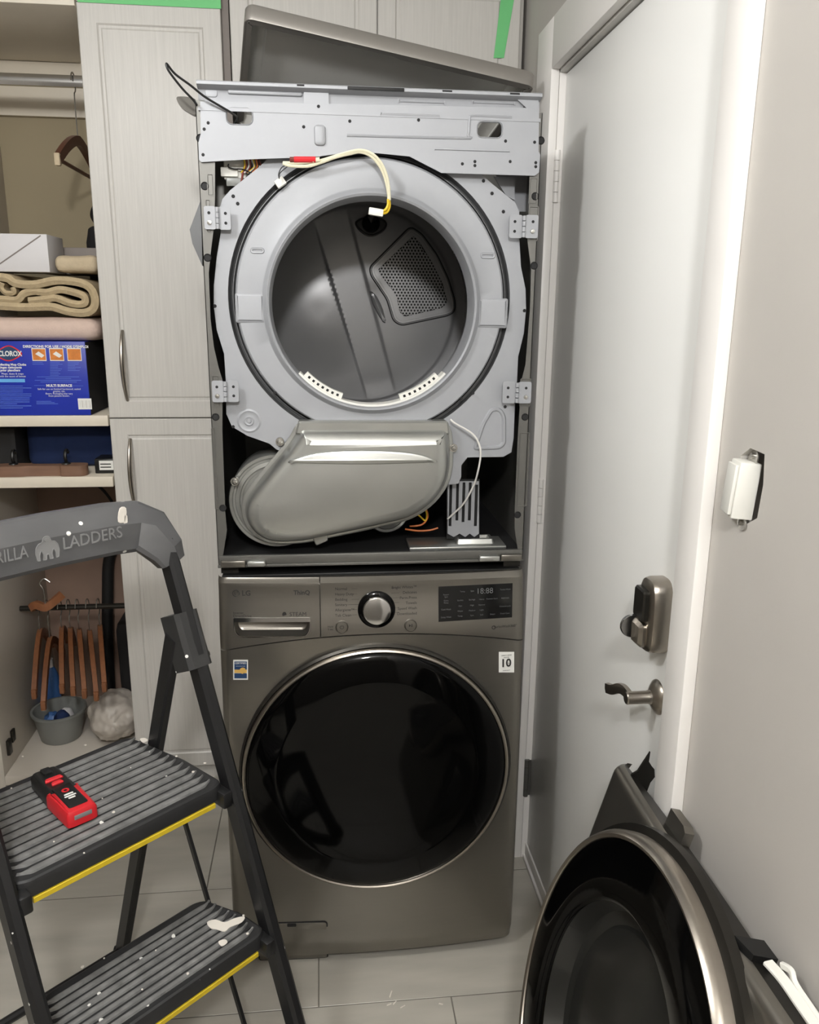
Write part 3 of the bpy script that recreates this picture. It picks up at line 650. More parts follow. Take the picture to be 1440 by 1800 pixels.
# lint screen lip (white grille along the bottom of the opening)
def arcstrip(a0, a1, r0, r1, y, t, n=30, dip=0):
    o = [(C1.x+(r0+dip*math.sin(math.pi*k/n))*math.cos(math.radians(a0+(a1-a0)*k/n)), C1.z+(r0+dip*math.sin(math.pi*k/n))*math.sin(math.radians(a0+(a1-a0)*k/n))) for k in range(n+1)]
    i = [(C1.x+r1*math.cos(math.radians(a0+(a1-a0)*k/n)), C1.z+r1*math.sin(math.radians(a0+(a1-a0)*k/n))) for k in range(n+1)]
    return MB().plate(o+i[::-1], TY(y), t)
lg = part(arcstrip(222, 318, .2125, .208, .012, .04), 'lint_slot_lip', m_whitep)
for a0, a1 in ((225, 251), (287, 314)):
    part(arcstrip(a0, a1, .209, .196, .020, .02, 14), 'lint_slot_grille', m_whitep, lg)
    for k in range(7):
        a = math.radians(a0+3+(a1-a0-6)*k/6); x = C1.x+.2025*math.cos(a); z = C1.z+.2025*math.sin(a)
        part(MB().box((-.0026, -.0004, -.0026), (.0026, .001, .0026), 0, Matrix.Translation(V((x, .0195, z))) @ Matrix.Rotation(-a, 4, 'Y')), 'lint_slot', m_void, lg, smooth=0)
# blower housing and lint duct
c0 = xz(487, 881, .03)
part(MB().lathe([(.106, .10), (.106, .004), (.104, 0), (.098, 0), (.096, .003), (.092, .003), (.090, 0), (.082, -.001), (.080, .002), (.076, .002), (.074, -.001), (.060, -.002), (0, -.002)], (c0[0], .03, c0[1]), (0, 1, 0), 72), 'blower_housing', m_galv2)
do = [(527, 748), (786, 748), (790, 777), (790, 820), (784, 847), (765, 876), (739, 897), (713, 910), (635, 928), (575, 940), (540, 948), (502, 951), (472, 949), (446, 934), (431, 908), (432, 881), (446, 858), (472, 825), (502, 790), (519, 766)]
dox = XZ(do, .01)
dox = [(a, b) for a, b in cr2(dox[2:-1], 4)] if False else rpoly(dox, .02, 3)
du = part(MB().emboss(dox, [(-.009, .012), (-.006, .009), (-.001, .009), (.0015, .004), (.006, -.018), (.012, -.030), (.022, -.037), (.034, -.040)], T0), 'lint_duct', m_galv2, smooth=50)
ridge = XZ([(506, 812), (530, 801), (570, 793), (640, 790), (710, 793), (748, 800), (770, 811), (750, 814), (640, 817), (530, 815)], -.04)
part(MB().emboss(cr2(ridge, 4), [(0, .001), (.003, -.004), (.007, -.0055)], TY(-.0395)), 'pressed_ridge', m_galv2, du)
part(MB().emboss(rpoly(XZ([(524, 742), (790, 742), (793, 766), (518, 766)], -.03), .006), [(0, .03), (0, -.002), (.004, -.006)], TY(-.012)), 'duct_collar', m_galv2, du)
for px, py in ((492, 776), (413, 846), (797, 787), (560, 944)):
    x, z = xz(px, py, .012)
    part(MB().lathe([(0, -.009), (.004, -.0085), (.006, -.006), (.006, -.004), (.009, -.004), (.009, .006)], (x, .012, z), (0, 1, 0), 16), 'duct_screw', m_screw, du)
x, z = xz(560, 944, .02)
part(MB().emboss(rpoly(XZ([(548, 940), (572, 932), (577, 948), (556, 957)], .015), .004), [(0, .012), (0, .004), (.002, .002)], T0), 'duct_tab', m_galv2, du)
# motor cover, bracket, pan hardware
c0 = xz(680, 900, .14)
part(MB().lathe([(.055, .08), (.055, .01), (.050, 0), (.044, 0), (.040, -.006), (.020, -.010), (0, -.010)], (c0[0], .14, c0[1]), (0, 1, 0), 40), 'motor_cover', m_galv2)
br = XZ([(787, 846), (842, 846), (842, 938), (834, 944), (826, 938), (818, 944), (808, 938), (798, 944), (787, 938)], .06)
sl = []
for k, (x0, z0, z1) in enumerate(((792, 852, 925), (804, 848, 915), (815, 848, 918), (826, 848, 915), (837, 852, 925))):
    p = xz(x0-1.6, z0, .06); q = xz(x0+1.6, z1, .06); sl.append(rrect(p[0], q[1], q[0], p[1], .0012, 2))
part(MB().plate(br, TY(.06), .003, sl), 'slotted_bracket', m_galv)
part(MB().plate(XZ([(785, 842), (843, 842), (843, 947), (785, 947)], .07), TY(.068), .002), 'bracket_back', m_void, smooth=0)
p = xz(718, 962, .04); q = xz(886, 962, .04)
part(MB().box((p[0], .015, ZB+.0225), (q[0], .10, ZB+.030), .002), 'foot_plate', m_galv2)
p = xz(800, 958, .05); q = xz(868, 948, .05)
part(MB().emboss(rrect(p[0], .035, q[0], .085, .008), [(0, 0), (.004, .010), (.010, .010), (.014, .004)], lambda a, b, h: V((a, b, ZB+.030+h))), 'foot_cup', m_galv2)
part(MB().box((-.343, -.010, ZB), (.343, .030, ZB+.006), .001).box((-.341, -.006, ZB+.006), (.341, .004, ZB+.026), .0015), 'bottom_rail', m_body)
for a, b in ((388, 432), (880, 917)):
    p = xz(a, 980, -.012); q = xz(b, 985, -.012)
    part(MB().box((p[0], -.018, ZB+.002), (q[0], -.006, ZB+.018), .003), 'rail_clip', m_steel)
for a, b in ((434, 467), (842, 878)):
    p = xz(a, 983, -.016); q = xz(b, 990, -.016)
    part(MB().box((p[0], -.022, ZB+.004), (q[0], -.006, ZB+.017), .004), 'rail_latch', m_galv2)
# hinges
for k, (px, py) in enumerate(((382, 383), (921, 398), (396, 688), (909, 690))):
    s = 1 if k % 2 == 0 else -1; w = 24; hh = 21 if k < 2 else 19
    p = xz(px-w, py-hh, -.006); q = xz(px+w, py+hh, -.006); cx = (p[0]+q[0])/2; cz = (p[1]+q[1])/2; W = (q[0]-p[0])/2; H = (p[1]-q[1])/2
    h = MB().plate(rrect(cx-W, cz-H, cx-.003, cz+H, .004, 3), TY(-.0075 if s > 0 else -.003), .002).plate(rrect(cx+.003, cz-H, cx+W, cz+H, .004, 3), TY(-.003 if s > 0 else -.0075), .002)
    for j in range(4): h.lathe([(0, -.005), (.0042, -.005), (.0042, .0045), (0, .0045)], (cx, -.007, cz-H*.72+H*.48*j), (0, 0, 1), 12)
    h = part(h, 'hinge', m_galv)
    for dx in (-1, 1):
        for dz in (-.42, .42):
            isL = (dx*s < 0)
            yy = -.0076 if isL else -.0031
            mm = m_screw if (isL and dz < 0) else m_void
            part(MB().lathe([(0, -.003 if mm is m_screw else -.0005), (.0042 if mm is m_screw else .003, -.0025 if mm is m_screw else -.0005), (.005 if mm is m_screw else .003, 0)], (cx+dx*W*.62, yy, cz+dz*H), (0, 1, 0), 12), 'hinge_screw', mm, h)
# top front bar
YT = -.006
bp_ = [(352, 178), (353, 235), (349, 250), (350, 281), (354, 285), (440, 280), (552, 276), (590, 271), (660, 269), (720, 275), (776, 304), (940, 309), (948, 303), (950, 272), (947, 266), (948, 190)]
bo_ = XZ(bp_, YT)
def prr(a, b, c, d, r, y=YT): p = xz(a, b, y); q = xz(c, d, y); return rrect(p[0], q[1], q[0], p[1], r, 4)
holes = [prr(398, 190, 444, 219, .010), prr(840, 214, 882, 242, .009)]
tb = part(MB().plate(bo_, TY(YT), .0015, holes), 'top_front_bar', m_galv, smooth=0)
for h in holes: part(MB().emboss(h, [(-.0022, -.0002), (-.001, -.0014), (.0004, .0004), (.0004, .004)], TY(YT), cap=False), 'slot_rim', m_galv, tb)
zt = 1.979; x0, x1 = -.3375, .3375
sec = [(.05, zt-.002), (.05, zt), (-.012, zt), (-.014, zt-.002), (-.014, zt-.007), (-.010, zt-.009), (.004, zt-.013), (.006, zt-.018), (.006, zt-.040), (.002, zt-.044), (YT-.0012, zt-.0455), (YT-.0012, zt-.052), (YT+.0012, zt-.052), (.008, zt-.044), (.008, zt-.012), (-.006, zt-.006), (-.006, zt-.002)]
n = len(sec)
part(MB().add([V((x0, a, b)) for a, b in sec]+[V((x1, a, b)) for a, b in sec], [[i, (i+1) % n, (i+1) % n+n, i+n] for i in range(n)]+[list(range(n)), list(range(n, 2*n))]), 'top_channel', m_galv, tb)
def rib(a, b, c, d, r, y, hgt, nm='pressed_rib'):
    return part(MB().emboss(prr(a, b, c, d, r, y), [(0, .0005), (.0012, -hgt*.8), (.003, -hgt)], TY(y)), nm, m_galv, tb)
rib(400, 157, 532, 171, .004, .006, .005); rib(360, 154, 383, 172, .006, .006, .002, 'pressed_dome')
rib(668, 199, 774, 205, .002, YT, .002); rib(830, 178, 905, 184, .002, .006, .002); rib(700, 176, 782, 182, .002, .006, .002)
rib(762, 260, 898, 268, .0025, YT, .0025); rib(552, 219, 573, 257, .007, YT, .006, 'pressed_boss')
pts = [V((xz(a, b, YT)[0], YT+.0003, xz(a, b, YT)[1])) for a, b in ((610, 238), (812, 243), (823, 238), (826, 210), (834, 204), (900, 207))]
part(MB().tube(cr(pts, 4), .0028, 8), 'pressed_bead', m_galv, tb)
part(MB().plate(prr(534, 161, 578, 190, .002, .001), TY(-.0005), .006), 'centre_tab', m_galv, tb)
p = xz(611, 152, -.016); q = xz(711, 161, -.016)
part(MB().box((p[0], -.0165, q[1]), (q[0], -.0135, p[1]+.001), .001), 'foam_pad', m_rubber, tb)
for a, b in ((522, 535), (778, 795), (897, 914)):
    p = xz(a, 148+(a-522)*.04, -.0145); q = xz(b, 151.5+(a-522)*.04, -.0145)
    part(MB().box((p[0], -.0148, q[1]), (q[0], -.0138, p[1])), 'lip_slot', m_void, tb, smooth=0)
for px, py in ((366, 216), (359, 227), (357, 272), (534, 223), (615, 213), (736, 211), (813, 288), (835, 284), (835, 291), (897, 284), (942, 286), (942, 293), (940, 250), (889, 248), (560, 187)):
    x, z = xz(px, py, YT); part(MB().lathe([(0, -.0006), (.0024, -.0006), (.0032, 0)], (x, YT, z), (0, 1, 0), 10), 'bar_hole', m_void, tb)
part(MB().plate(XZ([(917, 196), (924, 180), (931, 178), (928, 194)], .003), TY(.002), .003), 'end_notch', m_void, tb, smooth=0)
part(MB().plate(XZ([(902, 168), (947, 170), (947, 194), (930, 194), (915, 180)], -.002), TY(-.0025), .004), 'end_cap', m_galv, tb, smooth=0)
# wiring
def wire(pts, y, r, m, nm='wire', n=8, par=None):
    ys = y if isinstance(y, (list, tuple)) else [y]*len(pts)
    P = [hit(a, b, 1, yy) for (a, b), yy in zip(pts, ys)]
    return part(MB().tube(cr(P, n), r, 7), nm, m, par)
wire([(498, 287), (510, 291), (540, 292), (565, 285), (590, 276), (615, 270), (633, 267), (652, 274), (668, 292), (678, 315), (683, 340), (684, 352)], [-.012, -.016, -.018, -.02, -.024, -.026, -.028, -.03, -.03, -.028, -.026, -.026], .0034, m_wirec, 'lamp_wire')
wire([(498, 286), (520, 286), (560, 283), (600, 271), (632, 264), (655, 271), (672, 290), (682, 318), (685, 352)], [-.012, -.02, -.02, -.026, -.03, -.034, -.034, -.032, -.028], .0030, m_wirec, 'lamp_wire')
wire([(684, 350), (685, 362), (681, 372), (674, 375), (666, 374)], -.027, .0026, m_wirey, 'lamp_wire')
wire([(682, 350), (682, 360), (677, 369), (668, 371)], -.031, .0024, m_wirey, 'lamp_wire')
c0 = hit(661, 373, 1, -.03)
Mc = Matrix.Translation(c0) @ Matrix.Rotation(math.radians(8), 4, 'Y')
part(MB().box((-.0145, -.006, -.007), (.0145, .006, .007), .0015, Mc), 'wire_plug', m_whitep)
c0 = hit(535, 281, 1, -.022)
Mc = Matrix.Translation(c0)
part(MB().tube([Mc @ V((-.020, 0, 0)), Mc @ V((.022, 0, .001))], .0058, 10), 'wire_splice', m_red)
part(MB().tube([Mc @ V((.016, 0, -.0005)), Mc @ V((.030, 0, .001))], .0048, 10), 'splice_end', m_wirec)
part(MB().tube([Mc @ V((-.028, 0, 0)), Mc @ V((-.016, 0, 0))], .0048, 10), 'splice_end', m_wirer)
wire([(505, 289), (495, 295), (490, 306), (491, 314)], -.012, .0011, m_wireb); wire([(508, 291), (500, 297), (492, 305), (491, 314)], -.014, .0011, m_wireb)
part(MB().box((-.010, -.008, -.008), (.010, .008, .008), .002, Matrix.Translation(hit(493, 321, 1, .004)) @ Matrix.Rotation(math.radians(-35), 4, 'Y')), 'drum_sensor', m_whitep)
wire([(792, 737), (800, 744), (830, 762), (842, 780), (845, 800), (840, 830), (832, 855), (815, 885), (795, 905), (787, 912)], [.0, -.004, -.008, -.008, -.008, .0, .02, .035, .045, .05], .0021, m_wirew, 'sensor_wire')
wire([(412, 219), (417, 207), (408, 199), (388, 187), (360, 170), (335, 150), (308, 130), (293, 112), (297, 125), (320, 155), (340, 176), (349, 190)], [.005, -.010, -.012, -.02, -.03, -.04, -.05, -.06, -.06, -.045, -.03, .03], .0022, m_wireb, 'loose_wire')
for pts, m in (([(718, 898), (735, 905), (748, 915), (750, 900), (742, 890)], m_wirey), ([(712, 930), (735, 933), (755, 932), (770, 928)], m_wireo), ([(720, 925), (742, 922), (752, 908), (748, 892)], m_wireo)):
    wire(pts, .10, .0022, m)
# terminal block and harness at upper left
tbk = part(MB().box(hit(394, 316, 1, .035), V(hit(432, 282, 1, .035))+V((0, .04, 0)), .003), 'terminal_block', m_whitep)
part(MB().box(hit(388, 310, 1, .028), V(hit(418, 294, 1, .028))+V((0, .02, 0)), .002), 'terminal_cover', m_whitep, tbk)
part(MB().box(hit(398, 327, 1, .030), V(hit(440, 313, 1, .030))+V((0, .05, 0)), .002), 'terminal_base', m_bucket, tbk)
part(MB().box(hit(445, 302, 1, .030), V(hit(455, 290, 1, .030))+V((0, .02, 0)), .002), 'black_plug', m_black, tbk)
for i, (a, m) in enumerate(((430, m_wirey), (434, m_wirer), (437, m_wirew), (440, m_wirer), (444, m_wirew), (446, m_wirey), (451, m_wireo), (456, m_wirer))):
    wire([(a-2, 276), (a, 284), (a+random.uniform(-4, 3), 294), (a-8+random.uniform(-3, 3), 304)], .026, .0018, m, par=tbk)
wire([(402, 288), (402, 294), (412, 297), (428, 298), (445, 306)], .022, .0014, m_wireb, par=tbk)
wire([(427, 303), (425, 316), (424, 322)], .024, .0022, m_wirer, par=tbk)
# right upper bracket seen through the gap
part(MB().plate(XZ([(868, 310), (905, 312), (905, 352), (890, 344)], .06), TY(.06), .004), 'corner_bracket', m_galv, smooth=0)
part(MB().plate(XZ([(868, 300), (930, 300), (930, 372), (905, 372)], .10), TY(.10), .003), 'corner_plate', m_galv, smooth=0)
part(MB().plate(XZ([(378, 270), (450, 270), (450, 330), (392, 350), (378, 400)], .14), TY(.14), .003), 'corner_plate', m_body, smooth=0)
# ================================================================== DRYER LID
FL = hit(432, 3, 1, .22); FR = hit(944, 127, 1, .29); BK = V((-.050, .465, -.122))
ex = (FR-FL); LW = ex.length; ex.normalize(); ey = (BK-ex*BK.dot(ex)); LD = ey.length; ey.normalize(); en = ex.cross(ey)  # en: upward
lid = thing('top_cover_panel', 'grey steel dryer top cover lying tilted on top of the open dryer', 'panel', tuple(FL+BK))
TL = lambda a, b, h: FL + ex*a + ey*b + en*h
part(MB().emboss(rrect(0, 0, LW, LD, .02, 5), [(.006, -.034), (.001, -.034), (0, -.032), (0, -.004), (.004, .001), (.01, .002)], TL), 'lid_shell', m_lid, lid, smooth=40)
part(MB().emboss(rrect(.0015, .0015, LW-.0015, LD-.0015, .019, 5), [(.0055, -.034), (.006, -.004), (.03, -.003), (.034, -.006), (.045, -.006), (.049, -.002)], TL), 'lid_underside', m_lidin, lid, smooth=40)
part(MB().add([TL(a, b, h) for h in (-.034, -.028) for a, b in ((.012, .004), (LW-.012, .004), (LW-.012, .020), (LW-.32, .020), (LW-.34, .014), (LW-.44, .014), (LW-.46, .020), (.012, .020))], [list(range(8)), list(range(8, 16))]+[[i, (i+1) % 8, (i+1) % 8+8, i+8] for i in range(8)]), 'return_flange', m_lid, lid, smooth=30)
part(MB().add([TL(a, b, h) for h in (-.034, -.029) for a, b in ((.004, .012), (.018, .03), (.018, LD-.03), (.004, LD-.012))], [[0, 1, 2, 3], [4, 5, 6, 7]]+[[i, (i+1) % 4, (i+1) % 4+4, i+4] for i in range(4)]), 'return_flange', m_lid, lid, smooth=30)
part(MB().add([TL(LW-a, b, h) for h in (-.034, -.029) for a, b in ((.004, .012), (.018, .03), (.018, LD-.03), (.004, LD-.012))], [[0, 1, 2, 3], [4, 5, 6, 7]]+[[i, (i+1) % 4, (i+1) % 4+4, i+4] for i in range(4)]), 'return_flange', m_lid, lid, smooth=30)
# ================================================================== WASHER
WS = thing('washing_machine', 'graphite steel front-load washer with a round black glass door', 'washer', (0, .34, 0))
def wp(mb, n, m, p=None, **k): return mb.build(n, m, p or WS, **k)
def lerp_tab(tab, z):
    for (z0, v0), (z1, v1) in zip(tab, tab[1:]):
        if z <= z1: t = ss(z0, z1, z); return v0+(v1-v0)*t
    return tab[-1][1]
BT = [(.0, -.040), (.03, -.058), (.07, -.070), (.5, -.070), (.84, -.054), (.974, -.034), (.986, -.022)]
def bow_(x): 
    a = abs(x); e = 0
    if a > .323: k = min(1, (a-.323)/.020); e = .020*(1-math.sqrt(max(0, 1-k*k)))
    return -.018*(1-(x/.343)**2)+e
def yf(x, z): return lerp_tab(BT, z)+bow_(x)
def on(px, py, off=.0):
    y = -.07
    for _ in range(6): q = hit(px, py, 1, y); y = yf(q.x, q.z)-off
    return hit(px, py, 1, y)
zc = lambda x: .860-.30*x*x
XDV = on(563, 1070).x
wp(MB().box((-.341, -.02, .03), (.341, .70, .965), .004), 'body', m_steel)
wp(MB().box((-.335, -.012, .965), (.335, .70, .986), .002), 'top_plate', m_black)
for x in (-.338, .30): wp(MB().box((x, .004, .986), (x+.038, .66, ZB-.0006)), 'stacking_rail', m_steeld, smooth=0)
for x in (-.28, .28):
    for y in (.02, .62): wp(MB().lathe([(0, 0), (.022, 0), (.022, .012), (.012, .014), (.012, .031)], (x, y, 0), (0, 0, 1), 16), 'foot', m_black)
def frontgrid(fx0, fx1, zl, zh, nu, nv, skip=None, edge=True):
    def fn(s, t):
        x = fx0+(fx1-fx0)*((.5+.5*math.sin((s-.5)*math.pi)) if edge else s)
        z0, z1 = zl(x), zh(x); z = z0+(z1-z0)*t
        return V((x, yf(x, z), z))
    mb = MB().grid(fn, nu, nv, skip)
    # return edges backwards so the panel has depth
    for (s0, s1, fx) in ((0, 0, 's'), (1, 1, 's'), (0, 0, 't'), (1, 1, 't')):
        pts = [fn(s0, k/nv) for k in range(nv+1)] if fx == 's' else [fn(k/nu, s0) for k in range(nu+1)]
        o = len(pts); mb.add(pts+[p+V((0, .012, 0)) for p in pts], [[k, k+1, k+1+o, k+o] for k in range(o-1)])
    return mb
fp = wp(frontgrid(-.343, .343, lambda x: .028, lambda x: zc(x)-.0012, 48, 46), 'front_panel', m_steel, recalc=False)
# detergent drawer with cup handle
ha, hb = on(412, 1088), on(545, 1118)
hx0, hx1, hz0, hz1 = ha.x, hb.x, hb.z, ha.z
import bisect
xs_ = sorted(set([-.343, -.340, -.335, -.328, -.32, hx0, hx1, XDV-.001]+[hx0+(hx1-hx0)*k/10 for k in range(11)]+[-.31, -.305, -.13]))
def drawer_z(x): return [zc(x)+.0012, (zc(x)+hz0)/2, hz0, hz0+(hz1-hz0)*.5, hz1, hz1+.03, hz1+.06, .95, .965, .972, .976, .980, .983, .9853]
vs = []; fs = []; nz = 14
for x in xs_:
    zz = sorted(drawer_z(x)); vs += [V((x, yf(x, z), z)) for z in zz]
for i in range(len(xs_)-1):
    for j in range(nz-1):
        xm = (xs_[i]+xs_[i+1])/2; zm = (vs[i*nz+j].z+vs[i*nz+j+1].z)/2
        if hx0 < xm < hx1 and hz0 < zm < hz1: continue
        fs.append([i*nz+j, (i+1)*nz+j, (i+1)*nz+j+1, i*nz+j+1])
dw = wp(MB().add(vs, fs), 'detergent_drawer', m_steel, recalc=False)
ym = yf((hx0+hx1)/2, (hz0+hz1)/2)
hr = rpoly([(hx0, hz0), (hx1, hz0), (hx1, hz1), (hx0, hz1)], .003, 3)
hr2 = [(hx0, hz1), (hx1, hz1)] + [(hx1-.018+.018*math.cos(a), hz0+.022-.022*math.sin(a)) for a in [k*math.pi/16 for k in range(9)]] + [(hx0+.018-.018*math.sin(a), hz0+.022-.022*math.cos(a)) for a in [k*math.pi/16 for k in range(9)]]
def TSurf(off): return lambda a, b, h: V((a, yf(a, b)+off+h, b))
wp(MB().emboss(hr2, [(0, .001), (.002, .012), (.006, .022), (.010, .024)], TSurf(0)), 'handle_cup', m_steel, dw)
wp(MB().plate([(hx0-.0005, hz0-.0005), (hx1+.0005, hz0-.0005), (hx1+.0005, hz1+.0005), (hx0-.0005, hz1+.0005)], TSurf(-.0006), .0008, [hr2]), 'cup_corner', m_steel, dw)
wp(MB().emboss(hr2, [(-.0022, 0), (-.0016, -.0016), (-.0002, -.0016), (.0006, .001)], TSurf(-.0004), cap=False), 'cup_rim', m_chrome, dw)
wp(MB().plate(rrect(hx0-.001, hz1-.006, hx1+.001, hz1+.003, .002, 2), TSurf(-.003), .004), 'cup_lip', m_chrome, dw)
cpn = wp(frontgrid(XDV+.001, .343, lambda x: zc(x)+.0012, lambda x: .9853, 40, 26), 'control_panel', m_steel, recalc=False)
RT = V((1, 0, 0)); UPV = V((0, .14, 1))
def wtext(s, px, py, size, m=m_print_d, al='CENTER', par=None, bold=.0, sx=1, off=.0006):
    o = on(px, py, off); e = on(px+10, py, off); r = (e-o); r.z = 0
    return text('printed_text', s, size, o, r, UPV, m, par or cpn, al, .0001, sx, bold)
# dial
c0 = on(662, 1071); nrm = V((0, -1, .13)).normalized()
di = wp(MB().lathe([(.0415, 0), (.0415, .003), (.039, .005), (.031, .006), (.030, .009)], c0, nrm, 48), 'dial_ring', m_glass, cpn)
wp(MB().lathe([(.031, .004), (.031, .018), (.0295, .021), (.028, .0215), (.0, .0205)], c0, nrm, 48), 'program_dial', m_chrome, cpn)
for px, py, s in ((601, 1102, 'p'), (722, 1099, 's')):
    c0 = on(px, py)
    b = wp(MB().lathe([(.0145, 0), (.0145, .002), (.0135, .003), (.0125, .0015), (.0115, .0025), (0, .003)], c0, nrm, 28), 'push_button', m_steel, cpn)
    o = c0+nrm*.0035
    if s == 'p':
        wp(MB().tube([o+V((.0042*math.sin(a), 0, .0042*math.cos(a))) for a in [.5+k*5.28/14 for k in range(15)]], .0005, 5).tube([o+V((0, 0, .001)), o+V((0, 0, .005))], .0005, 5), 'power_symbol', m_print_d, b)
    else:
        wp(MB().plate([(o.x-.004, o.z-.0035), (o.x, o.z), (o.x-.004, o.z+.0035)], TY(o.y), .0004).box(o+V((.001, 0, -.0035)), o+V((.002, .0004, .0035))).box(o+V((.003, 0, -.0035)), o+V((.004, .0004, .0035))), 'start_symbol', m_print_d, b)
L_ = ['Normal', 'Heavy Duty', 'Bedding', 'Sanitary', 'Allergiene\u2122', 'Tub Clean']; R__ = ['Bright Whites\u2122', 'Delicates', 'Perm.Press', 'Towels', 'Speed Wash', 'Downloaded']
for k, s in enumerate(L_): wtext(s, 589, 1035.5+k*9.3, .0085, al='LEFT'); wp(MB().box(on(612 if k > 2 else 618, 1035+k*9.2, .0006), on(632 if k in (2, 3) else 628, 1035.4+k*9.2, .0006)+V((0, .0004, .0004))), 'guide_line', m_print_d, cpn, smooth=0)
for k, s in enumerate(R__):
    wtext(s, 733, 1031.5+k*9.3, .0085, al='RIGHT')
    wp(MB().box(on(688, 1034+k*8.6, .0006), on(702, 1033.6+k*8.6, .0006)+V((0, .0004, .0004))), 'guide_line', m_print_d, cpn, smooth=0)
wtext('Hold\n3 sec', 581, 1104, .006)
# display
dq = [on(*q) for q in ((771, 1031), (901, 1025), (900, 1085), (771, 1093))]
n_ = (dq[1]-dq[0]).cross(dq[3]-dq[0]).normalized(); n_ = n_ if n_.y < 0 else -n_
ds = wp(MB().add([p+n_*.0014 for p in dq]+[p-n_*.006 for p in dq], [[0, 1, 2, 3], [4, 5, 6, 7]]+[[i, (i+1) % 4, (i+1) % 4+4, i+4] for i in range(4)]), 'display_window', m_disp, cpn, smooth=0)
def dtext(s, u, v, size, m=m_print_g):
    p = (dq[0].lerp(dq[1], u)).lerp(dq[3].lerp(dq[2], u), v)+n_*.0018
    text('display_text', s, size, p, dq[1]-dq[0], dq[0]-dq[3], m, ds, 'CENTER', .0001)
dtext('18:88', .62, .19, .018)
for i, (u, v, s) in enumerate(((.10, .27, 'Rinse+\nSpin'), (.10, .44, 'Extra\nRinse'), (.10, .66, 'Cold Wash'), (.10, .88, 'Delay Wash'), (.32, .17, 'Temp.'), (.45, .17, 'Spin'), (.29, .42, 'Ex.Hot'), (.45, .42, 'Ex.High'), (.58, .42, 'Heavy'), (.72, .42, 'Remote Start'), (.29, .58, 'Hot'), (.45, .58, 'High'), (.58, .58, 'Normal'), (.29, .73, 'Warm'), (.45, .73, 'Medium'), (.58, .73, 'Light'), (.29, .87, 'Temp.'), (.45, .87, 'Spin'), (.58, .87, 'Soil'), (.73, .87, 'Steam'), (.9, .17, 'Turbo Wash'), (.9, .42, 'Add Item'), (.9, .66, 'Control Lock'), (.9, .87, 'Fresh Care'))): dtext(s, u, v, .0048)
o = on(868, 1103, .0006); wp(MB().lathe([(.0032, 0), (.0045, 0), (.0045, -.0004), (.0032, -.0004)], o, (0, 1, 0), 20), 'logo_ring', m_print_d, cpn)
wtext('TurboWash360\u00b0', 888, 1101, .0082)
# maker's mark, drawer texts
o = on(415, 1043, .0006)
wp(MB().lathe([(.0065, 0), (.0080, 0), (.0080, -.0005), (.0065, -.0005)], o, (0, 1, 0), 28).box(o+V((-.0035, 0, -.003)), o+V((-.002, .0005, .0045))).box(o+V((-.0035, 0, -.003)), o+V((.0, .0005, -.0018))).lathe([(0, 0), (.0012, -.0005)], o+V((.003, 0, .003)), (0, 1, 0), 8), 'brand_emblem', m_print_d, dw)
wtext('LG', 433, 1043, .016, par=dw, bold=.0004); wtext('ThinQ', 530.5, 1042, .0135, par=dw, bold=.0003)
wtext('Inverter', 410, 1077.5, .007, al='LEFT', par=dw); wtext('DirectDrive', 410, 1083, .0082, al='LEFT', par=dw)
o = on(500, 1080, .0006); wp(MB().lathe([(0, 0), (.0058, 0), (.0058, -.0004)], o, (0, 1, 0), 18, sx=.8), 'steam_emblem', m_print_d, dw)
wtext('STEAM', 524, 1080, .0125, par=dw)
# door
dc0 = V((.003, -.0905, .5275)); AX = (0, -1, 0); RD = .300
dd = wp(MB().lathe([(RD+.013, -.045), (RD+.013, -.010), (RD+.008, -.006), (RD+.006, -.012)], dc0, AX, 96), 'door_surround', m_steeld)
wp(MB().lathe([(RD+.006, -.03), (RD+.006, -.002), (RD+.0045, .003), (RD+.001, .005), (RD-.002, .003), (RD-.003, 0)], dc0, AX, 96), 'chrome_rim', m_nickel, dd)
wp(MB().lathe([(RD-.001, -.002), (RD-.004, .003), (RD-.02, .008), (.235, .016), (.228, .0165), (.220, .015), (.18, .018), (.1, .021), (0, .022)], dc0, AX, 96), 'door_glass', m_glass, dd, smooth=60)
# stickers
def sticker(a, b, c, d, m, par=fp, nm='sticker', off=.0008):
    q = [on(*t, off) for t in ((a, b), (c, b+0), (c, d), (a, d))]
    return wp(MB().add(q+[p+V((0, .0005, 0)) for p in q], [[0, 1, 2, 3], [7, 6, 5, 4]]+[[i, (i+1) % 4, (i+1) % 4+4, i+4] for i in range(4)]), nm, m, par, smooth=0)
s1 = sticker(410, 1160, 436, 1195, m_print_w); sticker(412, 1163, 434, 1177, m_navy, s1, 'sticker_field', .0013); sticker(412, 1177, 434, 1183, m_gold, s1, 'sticker_band', .0013); sticker(412, 1183.5, 434, 1192.5, m_navy, s1, 'sticker_field', .0013)
o = on(427, 1179, .0016); wp(MB().lathe([(0, 0), (.0075, 0)], o, AX, 20), 'sticker_seal', m_gold, s1)
wtext('CERTIFIED', 423, 1166, .0055, m_print_w, par=s1, off=.0018); wtext('asthma & allergy friendly', 423, 1171, .0021, m_print_w, par=s1, off=.0018)
s2 = sticker(877, 1146, 904, 1182, m_print_w)
wtext('10', 889.5, 1166, .026, m_print_d, par=s2, off=.003, bold=.0006); wtext('YEAR', 896, 1166, .0036, m_print_d, par=s2, off=.0034); wtext('DIRECT DRIVE', 890.5, 1152, .0038, par=s2, off=.003); wtext('MOTOR', 890.5, 1155.8, .0035, par=s2, off=.003); wtext('WARRANTY', 890.5, 1178.5, .0032, par=s2, off=.003)
